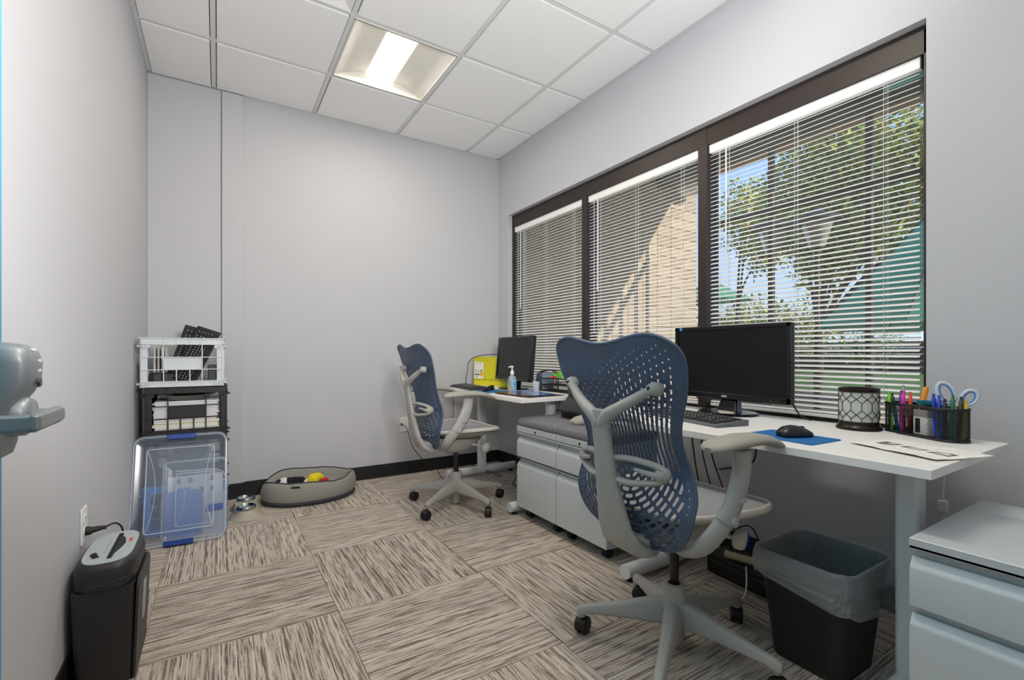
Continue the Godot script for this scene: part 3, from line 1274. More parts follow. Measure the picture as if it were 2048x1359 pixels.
	for s in [-1.0, 1.0]:
		var pth := curve([Vector3(-0.322, 0.765, 0.010 * s), Vector3(-0.328, 0.792, 0.035 * s), Vector3(-0.325, 0.812, 0.07 * s), Vector3(-0.316, 0.835, 0.11 * s), Vector3(-0.304, 0.857, 0.145 * s), Vector3(-0.300, 0.871, 0.172 * s)], 5)
		var rad := []
		for i in pth.size():
			rad.append(lerpf(0.021, 0.0115, float(i) / (pth.size() - 1)))
		g.tube(pth, rad, 12, Vector3.RIGHT, true)
	part(o, "spine", g, M.chair)
	for s in [-1.0, 1.0]:
		g = G.new()
		g.lathe([Vector2(0, -0.008), Vector2(0.017, -0.008), Vector2(0.0195, 0.0), Vector2(0.0185, 0.014), Vector2(0.013, 0.026), Vector2(0, 0.029)], Vector3(-0.281, 0.871, 0.174 * s), Vector3(-1, 0.1, -0.25 * s), 18)
		part(o, "joint_cap", g, M.chair)
		g = G.new()
		g.cyl(Vector3(-0.306, 0.874, 0.168 * s), Vector3(-0.3125, 0.874, 0.167 * s), 0.005, -1, 10, 0.0005)
		part(o, "screw", g, M.black)
	# lumbar loops
	for s in [-1.0, 1.0]:
		g = G.new()
		var loop2 := curve([Vector3(-0.292, 0.664, 0.028 * s), Vector3(-0.282, 0.668, 0.07 * s), Vector3(-0.262, 0.662, 0.12 * s), Vector3(-0.244, 0.650, 0.158 * s), Vector3(-0.240, 0.634, 0.172 * s), Vector3(-0.246, 0.616, 0.156 * s), Vector3(-0.264, 0.606, 0.12 * s), Vector3(-0.284, 0.600, 0.07 * s), Vector3(-0.292, 0.604, 0.03 * s)], 5)
		g.tube(loop2, Vector2(0.009, 0.0145), 10, Vector3.RIGHT)
		part(o, "lumbar_arm", g, M.chair)
		g = G.new()
		g.lathe([Vector2(0, -0.02), Vector2(0.019, -0.02), Vector2(0.021, -0.012), Vector2(0.0195, 0.008), Vector2(0.012, 0.018), Vector2(0, 0.02)], Vector3(-0.246, 0.633, 0.156 * s), Vector3(-1, 0, 0.1 * s), 18)
		g.tube([Vector3(-0.262, 0.633, 0.15 * s), Vector3(-0.274, 0.638, 0.118 * s), Vector3(-0.282, 0.642, 0.095 * s)], [0.0085, 0.007, 0.0055], 10, Vector3.UP, true)
		part(o, "lumbar_knob", g, M.chair)
		# arms
		g = G.new()
		var ap := curve([Vector3(-0.10, 0.400, 0.07 * s), Vector3(-0.13, 0.402, 0.12 * s), Vector3(-0.155, 0.415, 0.175 * s), Vector3(-0.165, 0.445, 0.225 * s), Vector3(-0.145, 0.492, 0.256 * s), Vector3(-0.105, 0.545, 0.268 * s), Vector3(-0.070, 0.610, 0.270 * s), Vector3(-0.052, 0.665, 0.268 * s), Vector3(-0.050, 0.700, 0.266 * s)], 5)
		var ar := []
		for i in ap.size():
			var f := float(i) / (ap.size() - 1)
			ar.append(Vector2(lerpf(0.020, 0.016, f), lerpf(0.026, 0.031, clampf(f * 2.0 - 0.4, 0, 1))))
		g.tube(ap, ar, 14, Vector3(-1, 0.3, 0))
		part(o, "arm", g, M.chair)
		g = G.new()
		var sl := []
		var sr := []
		for i in range(22, ap.size() - 8):
			sl.append(ap[i])
			sr.append(ar[i] * 1.13)
		g.tube(sl, sr, 14, Vector3(-1, 0.3, 0))
		part(o, "arm_sleeve", g, M.chair)
		g = G.new()
		g.box(Vector3(-0.084, 0.572, 0.290 * s), Vector3(0.034, 0.011, 0.008), 0.002, Basis(Vector3.BACK, 0.1))
		g.lathe([Vector2(0, 0), Vector2(0.013, 0), Vector2(0.0125, 0.008), Vector2(0, 0.011)], Vector3(-0.115, 0.52, 0.283 * s), Vector3(0, 0, s), 16)
		part(o, "arm_catch", g, M.chair)
		# pad: swept upper skin with drooping front
		g = G.new()
		rings = []
		for k in [[-0.205, 0.717, 0.010, 0.007], [-0.198, 0.719, 0.028, 0.013], [-0.175, 0.722, 0.040, 0.018], [-0.13, 0.725, 0.045, 0.0205], [-0.06, 0.727, 0.045, 0.021], [0.0, 0.725, 0.042, 0.0195], [0.05, 0.718, 0.038, 0.0175], [0.095, 0.705, 0.033, 0.0145], [0.122, 0.693, 0.026, 0.011], [0.137, 0.684, 0.014, 0.006]]:
			var r := PackedVector3Array()
			for i in 18:
				var an := TAU * i / 18.0
				var yy := sin(an)
				if yy < 0:
					yy *= 0.7
				r.append(Vector3(k[0], k[1] + yy * k[3], 0.27 * s + signf(cos(an)) * pow(absf(cos(an)), 0.8) * k[2]))
			rings.append(r)
		g.loft(rings)
		part(o, "arm_pad", g, M.arm_pad)
	# tension knob
	g = G.new()
	g.tube([Vector3(0.07, 0.392, 0.05), Vector3(0.135, 0.375, 0.13)], 0.008, 8)
	g.lathe([Vector2(0, 0), Vector2(0.026, 0.0), Vector2(0.032, 0.008), Vector2(0.032, 0.022), Vector2(0.026, 0.033), Vector2(0, 0.036)], Vector3(0.135, 0.375, 0.125), Vector3(0.3, -0.1, 1), 24)
	part(o, "tension_knob", g, M.seat_rim)
	return o

# ------------------------------------------------------------------ desks and cabinets
func make_desk(label: String, x0: float, d0: float, legs: Array) -> void:
	var top := 0.70
	var o := thing("desk", label, "desk", V(x0 + 0.305, 0, d0 + 0.61), 0.0)
	var g := G.new()
	g.box(Vector3(0, top - 0.0115, 0), Vector3(0.61, 0.023, 1.22), 0.0015)
	part(o, "desk_top", g, M.desk)
	for l in legs:
		var z: float = (d0 + 0.61) - l[0]
		var x: float = l[1] - (x0 + 0.305)
		g = G.new()
		g.extrude(rrect(0.062, 0.056, 0.012), top - 0.023 - 0.05, flat(Vector3(x, 0.05, z)))
		g.box(Vector3(x, top - 0.028, z), Vector3(0.45, 0.012, 0.06), 0.002)
		part(o, "leg", g, M.desk_leg)
		g = G.new()
		g.tube([Vector3(l[2] - (x0 + 0.305), 0.044, z), Vector3(l[3] - (x0 + 0.305), 0.044, z)], 0.030, 22, Vector3.UP)
		part(o, "foot", g, M.desk_leg)
		for e in [l[2] + 0.035, l[3] - 0.035]:
			g = G.new()
			g.lathe([Vector2(0, 0), Vector2(0.018, 0), Vector2(0.019, 0.004), Vector2(0.012, 0.009), Vector2(0.006, 0.017), Vector2(0, 0.017)], Vector3(e - (x0 + 0.305), 0, z), Vector3.UP, 16)
			part(o, "levelling_foot", g, M.black)
	g = G.new()
	var za: float = (d0 + 0.61) - legs[0][0]
	var zb: float = (d0 + 0.61) - legs[1][0]
	g.box(Vector3(0.08, top - 0.045, (za + zb) * 0.5), Vector3(0.05, 0.03, absf(za - zb)), 0.003)
	part(o, "crossbar", g, M.desk_leg)

func make_pedestal(label: String, xf: float, d0: float, depth: float, cushion: bool, group: String) -> Node3D:
	# front looks along -x; origin at the middle of the front bottom edge
	var w := 0.381
	var top := 0.54
	var o := thing("drawer_pedestal", label, "cabinet", V(xf, 0, d0 + w / 2), 0.0, group)
	var g := G.new()
	var wf := w - 0.004
	# carcass
	g.box(Vector3(0.022 + depth / 2 - 0.008, (0.062 + top) / 2 - 0.002, 0), Vector3(depth - 0.02, top - 0.066, wf), 0.003)
	part(o, "body", g, M.silver)
	g = G.new()
	if cushion:
		g.box(Vector3(depth / 2, top - 0.018, 0), Vector3(depth, 0.034, w - 0.003), 0.002)
	else:
		g.box(Vector3(depth / 2, top - 0.010, 0), Vector3(depth, 0.026, w), 0.003)
	part(o, "top", g, M.silver)
	# drawer fronts: bevelled pull along the upper edge
	var fr := [[0.468, 0.352, "drawer"], [0.328, 0.066, "drawer"]]
	if not cushion:
		fr = [[0.497, 0.394, "drawer"], [0.366, 0.066, "drawer"]]
	for f in fr:
		g = G.new()
		var hh: float = f[0] - f[1]
		var prof := PackedVector2Array([Vector2(0.0, 0.0), Vector2(0.0, hh - 0.026), Vector2(0.002, hh - 0.020), Vector2(0.012, hh - 0.006), Vector2(0.016, hh), Vector2(0.021, hh), Vector2(0.021, 0.0)])
		g.extrude(prof, wf, Transform3D(Basis(), Vector3(0, f[1], -wf / 2)), 0.0015)
		var dr := part(o, "drawer", g, M.silver)
		# lip above the pull gap
		g = G.new()
		var yl: float = f[0] + (0.026 if cushion else 0.022)
		g.extrude(PackedVector2Array([Vector2(0.0, 0.0), Vector2(0.0, 0.006), Vector2(0.021, 0.010), Vector2(0.021, -0.006), Vector2(0.008, -0.004)]), wf, Transform3D(Basis(), Vector3(0, yl, -wf / 2)), 0.001)
		part(dr, "pull_lip", g, M.silver)
	if cushion:
		g = G.new()
		g.cyl(Vector3(0.002, top - 0.020, 0.0), Vector3(-0.0015, top - 0.020, 0.0), 0.0072, -1, 16, 0.0008)
		part(o, "lock", g, M.black)
	for cx in [0.06, depth - 0.07]:
		for cz in [-0.13, 0.13]:
			g = G.new()
			for s in [-1.0, 1.0]:
				g.lathe([Vector2(0, 0), Vector2(0.022, 0), Vector2(0.025, 0.003), Vector2(0.025, 0.012), Vector2(0.022, 0.015), Vector2(0, 0.015)], Vector3(cx, 0.025, cz + (0.002 if s > 0 else -0.017)), Vector3(0, 0, 1), 18)
			g.box(Vector3(cx - 0.006, 0.046, cz), Vector3(0.042, 0.026, 0.036), 0.006)
			g.cyl(Vector3(cx, 0.05, cz), Vector3(cx, 0.066, cz), 0.011, -1, 10)
			part(o, "caster", g, M.black)
	if cushion:
		g = G.new()
		var rings := []
		for s in [[0.0, 0.965], [0.003, 0.99], [0.014, 1.0], [0.030, 0.995], [0.040, 0.965], [0.047, 0.90], [0.051, 0.75], [0.053, 0.45], [0.0535, 0.05]]:
			rings.append(ring3(rrect((depth + 0.004) * s[1], w * s[1], 0.024 * s[1], 6), top + s[0] - 0.001, Vector3(depth / 2, 0, 0)))
		g.grid(rings, true, false, 2)
		g.fan(rings[0], Vector3.DOWN)
		part(o, "seat_cushion", g, M.cushion, "padded grey fabric cushion")
	return o

# ------------------------------------------------------------------ things on the desks
func make_monitor(label: String, at: Vector3, turn: float, lean: float) -> Node3D:
	# looks along -x, origin under the stand
	var o := thing("computer_monitor", label, "monitor", at, turn, "flat black computer monitors")
	var g := G.new()
	g.lathe([Vector2(0, 0), Vector2(0.9, 0), Vector2(0.97, 0.0015), Vector2(1.0, 0.005), Vector2(0.98, 0.009), Vector2(0.92, 0.0115), Vector2(0, 0.0135)], Vector3.ZERO, Vector3.UP, 40, Vector2(0.108, 0.13))
	for i in g.v.size():
		pass
	part(o, "stand_base", g, M.black_gloss)
	g = G.new()
	var rings := []
	for s in [[0.010, 0.050, 0.026, 0.012], [0.03, 0.044, 0.024, 0.020], [0.06, 0.040, 0.021, 0.030], [0.10, 0.038, 0.018, 0.036], [0.14, 0.038, 0.016, 0.036]]:
		rings.append(ring3(rrect(s[2] * 2, s[1] * 2, 0.009, 3), s[0], Vector3(s[3], 0, 0)))
	g.loft(rings)
	part(o, "stand_neck", g, M.black_gloss)
	var head := Basis(Vector3.BACK, -lean)
	var c := Vector3(0.0, 0.226, 0)
	g = G.new()
	# frame with the screen set back in it
	var W := 0.548
	var H := 0.326
	g.box(c + head * Vector3(0.016, 0, 0), Vector3(0.026, H, W), 0.004, head)
	rings = []
	for s in [[0.028, 0.46, 0.24], [0.042, 0.40, 0.20], [0.052, 0.28, 0.15]]:
		var r := PackedVector3Array()
		for p in rrect(s[2], s[1], 0.03, 3):
			r.append(c + head * Vector3(s[0], p.x, p.y))
		rings.append(r)
	g.loft(rings)
	part(o, "housing", g, M.black)
	g = G.new()
	for e in [[Vector3(-0.001, H / 2 - 0.0085, 0), Vector3(0.012, 0.017, W)], [Vector3(-0.001, -H / 2 + 0.013, 0), Vector3(0.012, 0.026, W)], [Vector3(-0.001, 0, W / 2 - 0.0085), Vector3(0.012, H, 0.017)], [Vector3(-0.001, 0, -W / 2 + 0.0085), Vector3(0.012, H, 0.017)]]:
		g.box(c + head * e[0], e[1], 0.0025, head)
	part(o, "bezel", g, M.black_gloss)
	g = G.new()
	g.box(c + head * Vector3(0.0015, 0.005, 0), Vector3(0.004, H - 0.04, W - 0.032), 0.0, head)
	part(o, "screen", g, M.screen)
	var t := part(o, "lettering", text_mesh("ASUS", 0.0085, 0.0006, true), M.white_plastic)
	t.basis = head * Basis(Vector3(0, 0, 1), Vector3.UP, Vector3(-1, 0, 0))
	t.position = c + head * Vector3(-0.0073, -H / 2 + 0.0135, -0.01)
	g = G.new()
	g.box(c + head * Vector3(-0.0072, H / 2 - 0.0095, -W / 2 + 0.036), Vector3(0.0006, 0.013, 0.013), 0.0, head)
	part(o, "sticker", g, M.sticker_blue, "small bright blue sticker")
	g = G.new()
	for k in 4:
		g.box(c + head * Vector3(-0.0072, -H / 2 + 0.009, W / 2 - 0.05 - k * 0.028), Vector3(0.0007, 0.0025, 0.012), 0.0, head)
	part(o, "button_marks", g, M.dark_grey)
	return o

func make_keyboard(called: String, label: String, xf: Transform3D, mcase: Material, mkey: Material, group := "") -> Node3D:
	# lies in xz, long along x, front edge at +z
	var o := thing(called, label, "keyboard", Vector3.ZERO, 0.0, group)
	o.transform = xf
	var g := G.new()
	var poly := PackedVector2Array([Vector2(-0.075, 0.0), Vector2(0.075, 0.0), Vector2(0.078, 0.006), Vector2(0.072, 0.010), Vector2(-0.070, 0.022), Vector2(-0.077, 0.020)])
	# profile in (z, y), drawn along x
	g.extrude(poly, 0.44, Transform3D(Basis(Vector3(0, 0, 1), Vector3.UP, Vector3(-1, 0, 0)), Vector3(0.22, 0, 0)), 0.002)
	part(o, "case", g, mcase)
	g = G.new()
	var pit := 0.019
	for r in 6:
		var z := 0.054 - r * pit - (0.005 if r == 5 else 0.0)
		var y := 0.0135 + (0.06 - z) * 0.084
		var x := -0.208
		while x < 0.205:
			var w := pit
			if r == 0 and x > -0.12 and x < -0.09:
				w = pit * 5.5
			if absf(x - 0.082) < 0.012 or absf(x - 0.148) < 0.008:
				x += 0.008
			if r == 1 and x < -0.2:
				w = pit * 1.8
			if x + w > 0.214:
				break
			g.box(Vector3(x + w / 2, y, z), Vector3(w - 0.003, 0.007, pit - 0.003), 0.0016)
			x += w
	var k := part(o, "keys", g, mkey)
	k.set_meta("kind", "stuff")
	# printed legends
	var lg := G.new()
	for r in 6:
		var z := 0.054 - r * pit - (0.005 if r == 5 else 0.0) - 0.003
		var y := 0.0171 + (0.06 - z) * 0.084
		for c in 21:
			var x := -0.203 + c * pit
			if r > 0 and absf(x - 0.086) > 0.012 and absf(x - 0.152) > 0.01:
				lg.box(Vector3(x, y, z), Vector3(0.0042, 0.0003, 0.005), 0.0)
	var lp := part(o, "legends", lg, M.white_plastic)
	lp.set_meta("kind", "stuff")
	return o

func pen(label: String, at: Vector3, lean: Vector3, col: Material, cap: Material, l := 0.14) -> void:
	var o := thing("pen", label, "pen", at, 0.0, "pens in the mesh organizer")
	var d := (Vector3.UP + lean).normalized()
	var g := G.new()
	g.lathe([Vector2(0, 0), Vector2(0.0012, 0), Vector2(0.0045, 0.014), Vector2(0.0052, 0.02), Vector2(0.0052, l * 0.62), Vector2(0, l * 0.62)], Vector3.ZERO, d, 12)
	part(o, "barrel", g, col)
	g = G.new()
	g.lathe([Vector2(0, l * 0.62), Vector2(0.0057, l * 0.62), Vector2(0.0055, l * 0.90), Vector2(0.0036, l * 0.91), Vector2(0.0034, l), Vector2(0, l)], Vector3.ZERO, d, 12)
	var s := d.cross(Vector3(0.3, 0, 1)).normalized()
	g.tube([d * l * 0.9 + s * 0.0055, d * l * 0.88 + s * 0.0085, d * l * 0.6 + s * 0.0075], 0.0013, 6)
	part(o, "clip_end", g, cap)

func wire_wall(g: G, loop: Array, y0: float, y1: float, pitch: float, rad := 0.00055) -> void:
	# crossed wires over a path seen from above
	var len := [0.0]
	for i in loop.size() - 1:
		len.append(len[i] + loop[i].distance_to(loop[i + 1]))
	var total: float = len[-1]
	var h := y1 - y0
	var at := func(s: float, y: float) -> Vector3:
		s = clampf(s, 0, total)
		for i in loop.size() - 1:
			if s <= len[i + 1] + 1e-7:
				var f: float = (s - len[i]) / maxf(1e-6, len[i + 1] - len[i])
				return Vector3(lerpf(loop[i].x, loop[i + 1].x, f), y, lerpf(loop[i].y, loop[i + 1].y, f))
		return Vector3(loop[-1].x, y, loop[-1].y)
	for dir in [-1.0, 1.0]:
		var s0: float = -h if dir > 0 else 0.0
		var s1: float = total if dir > 0 else total + h
		var s := s0 + pitch * 0.5
		while s < s1:
			var pts := []
			for k in 8:
				var f := k / 7.0
				var ss: float = s + dir * h * f
				if ss >= 0 and ss <= total:
					pts.append(at.call(ss, y0 + h * f))
			if pts.size() > 1:
				g.tube(pts, rad, 4, Vector3(0.2, 0.1, 0.9))
			s += pitch

func cable(label: String, pts: Array, r: float, m: Material, called := "cable") -> void:
	var o := thing(called, label, "cable", pts[0])
	var loc := []
	for p in pts:
		loc.append(p - pts[0])
	var g := G.new()
	g.tube(curve(loc, 7), r, 8, Vector3(0.1, 0.9, 0.2), true)
	part(o, "cord", g, m)

func paint(w: int, h: int, base: Color) -> Image:
	var im := Image.create(w, h, false, Image.FORMAT_RGB8)
	im.fill(base)
	return im

func tex(im: Image, rough := 0.6) -> StandardMaterial3D:
	var m := mat(Color.WHITE, rough)
	m.albedo_texture = ImageTexture.create_from_image(im)
	return m

func sheet(w: float, h: float, amp: float, seed_: int, nx := 24, nz := 18, th := 0.0004) -> G:
	# slightly wavy paper lying in xz
	var f := FastNoiseLite.new()
	f.seed = seed_
	f.frequency = 7.0
	var g := G.new()
	for side in [1.0, -1.0]:
		var rows := []
		for j in nz + 1:
			var r := PackedVector3Array()
			for i in nx + 1:
				var x := (i / float(nx) - 0.5) * w
				var z := (j / float(nz) - 0.5) * h
				var y: float = amp * (f.get_noise_2d(x, z) * 0.5 + 0.5) + th * (0.5 + 0.5 * side) + 0.0002
				r.append(Vector3(x, y, z))
			rows.append(r)
		var b := g.v.size()
		g.grid(rows, false, false, 0)
		if g.n[b + 5].y * side < 0:
			for k in range(b, g.v.size()):
				g.n[k] = -g.n[k]
	var old := g.ix.duplicate()
	g.ix.clear()
	for i in old.size() / 3:
		g.t(old[3 * i], old[3 * i + 1], old[3 * i + 2])
	return g

func build_near_desk() -> void:
	M.sticker_blue = mat(rgb(40, 160, 226), 0.4)
	make_desk("long white desk carrying a monitor, lantern and pen organizer", 1.376, 0.40, [[0.53, 1.66, 1.43, 1.95], [1.43, 1.71, 1.455, 1.955]])
	make_monitor("wide black monitor on the desk with the mouse and pen organizer", V(1.905, 0.70, 1.256), 0.0, 0.0)
	var kb := Transform3D(Basis(Vector3.UP, deg_to_rad(-101.0)), V(1.62, 0.70, 1.232))
	M.kb_case = mat(rgb(98, 101, 106), 0.4)
	M.kb_key = mat(rgb(52, 54, 58), 0.5)
	make_keyboard("keyboard", "dark grey keyboard in front of the wide monitor beside the blue mouse pad", kb, M.kb_case, M.kb_key)
	# mouse pad and mouse
	M.pad_blue = bumpy(mat(rgb(22, 104, 168), 0.85), noise_tex(256, 0.3, 31, 1), 0.01, 20.0)
	var o := thing("mouse_pad", "bright blue mouse pad under the black computer mouse", "mouse pad", V(1.540, 0.70, 0.797))
	var g := G.new()
	g.extrude(rrect(0.166, 0.222, 0.012), 0.003, flat(Vector3.ZERO, deg_to_rad(-3.0)), 0.0006)
	part(o, "cloth_top", g, M.pad_blue)
	o = thing("computer_mouse", "black computer mouse resting on the blue mouse pad", "mouse", V(1.547, 0.703, 0.788), deg_to_rad(-25))
	g = G.new()
	var rings := []
	for s in [[-0.052, 0.002, 0.014, 0.016], [-0.048, 0.002, 0.022, 0.024], [-0.035, 0.002, 0.028, 0.033], [-0.012, 0.002, 0.030, 0.037], [0.012, 0.002, 0.029, 0.034], [0.034, 0.002, 0.027, 0.026], [0.048, 0.002, 0.023, 0.018], [0.054, 0.002, 0.012, 0.010]]:
		var r := PackedVector3Array()
		for i in 16:
			var an := TAU * i / 16.0
			var yy := maxf(sin(an), -0.35)
			r.append(Vector3(s[0], 0.009 + yy * (s[3] - 0.009) if yy > 0 else 0.009 + yy * 0.024, cos(an) * s[2]))
		rings.append(r)
	g.loft(rings)
	part(o, "shell", g, mat(rgb(26, 26, 28), 0.3))
	g = G.new()
	g.lathe([Vector2(0, 0), Vector2(0.008, 0), Vector2(0.008, 0.006), Vector2(0, 0.006)], Vector3(0.026, 0.025, 0.003), Vector3(0, 0, -1), 14)
	part(o, "scroll_wheel", g, M.dark_grey)
	# lantern shaped fragrance warmer
	M.copper = bumpy(mat(rgb(44, 33, 29), 0.32, 0.5), noise_tex(256, 0.03, 71, 3), 0.01, 10.0)
	M.frost = mat(rgb(196, 201, 192), 0.22)
	M.frost.subsurf_scatter_enabled = true
	M.frost.subsurf_scatter_strength = 0.3
	o = thing("wax_warmer", "frosted glass lantern with dark leaded lattice on a bronze foot", "lantern", V(1.915, 0.70, 0.757))
	g = G.new()
	g.lathe([Vector2(0, 0), Vector2(0.067, 0), Vector2(0.068, 0.006), Vector2(0.064, 0.013), Vector2(0.060, 0.016), Vector2(0.060, 0.022), Vector2(0.057, 0.030), Vector2(0, 0.030)], Vector3.ZERO, Vector3.UP, 40)
	part(o, "foot", g, M.copper)
	g = G.new()
	g.lathe([Vector2(0, 0.030), Vector2(0.0565, 0.030), Vector2(0.0585, 0.06), Vector2(0.0588, 0.10), Vector2(0.0575, 0.134), Vector2(0.052, 0.134), Vector2(0.052, 0.09), Vector2(0, 0.085)], Vector3.ZERO, Vector3.UP, 40)
	part(o, "glass_shade", g, M.frost, "frosted pale glass")
	g = G.new()
	g.lathe([Vector2(0.0585, 0.131), Vector2(0.0605, 0.131), Vector2(0.0605, 0.144), Vector2(0.056, 0.145), Vector2(0.052, 0.143), Vector2(0.052, 0.131), Vector2(0.0585, 0.131)], Vector3.ZERO, Vector3.UP, 40)
	part(o, "top_ring", g, M.copper)
	g = G.new()
	var nk := 12
	for k in nk:
		var a0 := TAU * k / nk
		var a1 := TAU * (k + 0.5) / nk
		var a2 := TAU * (k + 1.0) / nk
		var pt := func(a: float, y: float) -> Vector3:
			return Vector3(cos(a) * 0.0592, y, sin(a) * 0.0592)
		var segs := [[a0, 0.134, a0, 0.122], [a0, 0.122, a1, 0.108], [a2, 0.122, a1, 0.108], [a1, 0.108, a1 + 0.0, 0.108], [a0, 0.122, a1 - TAU / nk, 0.108], [a1, 0.108, a0, 0.094], [a1, 0.108, a2, 0.094], [a0, 0.094, a0, 0.069], [a0, 0.069, a1, 0.055], [a2, 0.069, a1, 0.055], [a1, 0.055, a0, 0.041], [a1, 0.055, a2, 0.041], [a0, 0.041, a0, 0.030]]
		for s in segs:
			var p: Vector3 = pt.call(s[0], s[1])
			var q: Vector3 = pt.call(s[2], s[3])
			if p.distance_to(q) > 0.001:
				var m := (p + q) * 0.5
				var ml := Vector2(m.x, m.z)
				ml = ml.normalized() * 0.0595
				g.tube([p, Vector3(ml.x, m.y, ml.y), q], 0.0011, 5, Vector3(0.1, 0.3, 0.9))
	part(o, "lattice", g, M.copper)
	# mesh organizer
	var oc := V(1.923, 0.70, 0.577)
	var ot := deg_to_rad(62.9)
	o = thing("mesh_desk_organizer", "black wire mesh desk organizer full of pens beside the lantern", "organizer", oc, ot)
	var HL := 0.125
	var HW := 0.043
	var hgt := 0.098
	var capsule := []
	for i in 13:
		var a := -PI / 2 + PI * i / 12.0
		capsule.append(Vector2(HL - HW + cos(a) * HW, sin(a) * HW))
	for i in 13:
		var a := PI / 2 + PI * i / 12.0
		capsule.append(Vector2(-HL + HW + cos(a) * HW, sin(a) * HW))
	capsule.append(capsule[0])
	var wires := G.new()
	# the front middle bay (between the two front posts) is open from above
	var back := capsule.slice(0, 26)
	wire_wall(wires, capsule.slice(0, 13) + [Vector2(-HL + HW, HW)], 0.004, hgt, 0.0042)
	wire_wall(wires, capsule.slice(13, 26), 0.004, hgt, 0.0042)
	wire_wall(wires, [Vector2(-HL + HW, -HW), Vector2(HL - HW, -HW)], 0.066, hgt - 0.006, 0.0042)
	for x in [-0.045, 0.045]:
		wire_wall(wires, [Vector2(x, -HW), Vector2(x, HW)], 0.004, hgt - 0.01, 0.0042)
	part(o, "mesh_wall", wires, M.black)
	g = G.new()
	for y in [0.003, hgt]:
		var lp := []
		for p in capsule:
			lp.append(Vector3(p.x, y, p.y))
		g.tube(lp, Vector2(0.0022, 0.0045), 6)
	for p in [Vector2(HL - HW, -HW), Vector2(-HL + HW, -HW), Vector2(HL - HW, HW), Vector2(-HL + HW, HW)]:
		g.box(Vector3(p.x, hgt / 2, p.y), Vector3(0.009, hgt, 0.0035), 0.001)
	part(o, "frame", g, M.black)
	g = G.new()
	var cp := PackedVector2Array()
	for i in 26:
		cp.append(capsule[i])
	g.extrude(cp, 0.002, flat(Vector3(0, 0.0005, 0)))
	part(o, "floor_plate", g, M.black)
	var oxf := Transform3D(Basis(Vector3.UP, ot), oc)
	var P := func(x: float, z: float) -> Vector3:
		return oxf * Vector3(x, 0.003, z)
	var pm := func(r: int, gg: int, b: int) -> StandardMaterial3D:
		return mat(rgb(r, gg, b), 0.35)
	var blk: StandardMaterial3D = pm.call(30, 30, 32)
	# pens at the far end
	pen("slim black pen leaning at the lantern end of the organizer", P.call(0.098, -0.018), Vector3(0.10, 0, -0.12), blk, blk, 0.125)
	pen("lime green pen in the organizer beside the lantern", P.call(0.092, -0.024), Vector3(0.05, 0, -0.10), pm.call(120, 210, 40), pm.call(120, 210, 40), 0.13)
	pen("dark teal pen in the organizer", P.call(0.085, -0.010), Vector3(0.02, 0, -0.14), pm.call(16, 90, 120), pm.call(20, 40, 50), 0.128)
	pen("grey and silver mechanical pen standing tallest at the lantern end", P.call(0.086, 0.012), Vector3(0.04, 0, -0.02), pm.call(140, 142, 150), pm.call(160, 162, 168), 0.155)
	pen("purple gel pen in the organizer", P.call(0.070, -0.014), Vector3(0.03, 0, 0.0), pm.call(110, 60, 150), pm.call(96, 50, 140), 0.138)
	pen("magenta pen in the organizer", P.call(0.058, -0.020), Vector3(0.0, 0, 0.02), pm.call(222, 30, 150), pm.call(226, 40, 160), 0.138)
	pen("red capped pen in the organizer", P.call(0.056, 0.004), Vector3(-0.02, 0, 0.02), pm.call(230, 70, 50), pm.call(236, 80, 60), 0.135)
	var hl := thing("highlighter", "fat orange highlighter pen leaning in the organizer", "highlighter", P.call(0.052, 0.02), 0.0)
	g = G.new()
	var hd := Vector3(0.10, 1, 0.16).normalized()
	g.lathe([Vector2(0, 0), Vector2(0.007, 0), Vector2(0.0075, 0.10), Vector2(0, 0.10)], Vector3.ZERO, hd, 14)
	part(hl, "barrel", g, pm.call(240, 140, 30))
	g = G.new()
	g.lathe([Vector2(0, 0.10), Vector2(0.008, 0.10), Vector2(0.0075, 0.15), Vector2(0.005, 0.155), Vector2(0, 0.155)], Vector3.ZERO, hd, 14)
	part(hl, "cap", g, pm.call(246, 150, 36))
	# pens at the wall end
	pen("dark blue pen at the scissors end of the organizer", P.call(-0.060, -0.026), Vector3(-0.03, 0, -0.03), pm.call(24, 60, 190), pm.call(20, 50, 170), 0.138)
	pen("sky blue pen at the scissors end of the organizer", P.call(-0.075, -0.026), Vector3(-0.02, 0, -0.02), pm.call(30, 130, 220), pm.call(28, 70, 190), 0.135)
	pen("thick black marker at the scissors end of the organizer", P.call(-0.090, -0.028), Vector3(0, 0, 0.0), blk, blk, 0.125)
	pen("green pen at the scissors end of the organizer", P.call(-0.098, -0.016), Vector3(0, 0, 0.03), pm.call(20, 120, 70), pm.call(16, 110, 64), 0.138)
	pen("black and yellow pen at the scissors end of the organizer", P.call(-0.110, -0.006), Vector3(0, 0, 0.05), blk, pm.call(60, 58, 30), 0.135)
	pen("yellow pencil at the scissors end of the organizer", P.call(-0.112, 0.006), Vector3(0, 0, 0.06), pm.call(230, 200, 60), pm.call(220, 190, 50), 0.125)
	# scissors, handles up
	o = thing("scissors", "scissors with pale blue loop handles standing in the organizer", "scissors", P.call(-0.088, 0.016))
	var vb := Basis(Vector3(0.42, 0, 0.9).normalized(), Vector3.UP, Vector3(0.9, 0, -0.42).normalized())
	g = G.new()
	g.box(vb * Vector3(-0.004, 0.045, 0.001), Vector3(0.010, 0.09, 0.0015), 0.0004, vb)
	g.box(vb * Vector3(0.004, 0.045, -0.001), Vector3(0.010, 0.09, 0.0015), 0.0004, vb)
	part(o, "blades", g, M.satin)
	M.scis = mat(rgb(206, 218, 236), 0.4)
	M.scis2 = mat(rgb(96, 140, 206), 0.4)
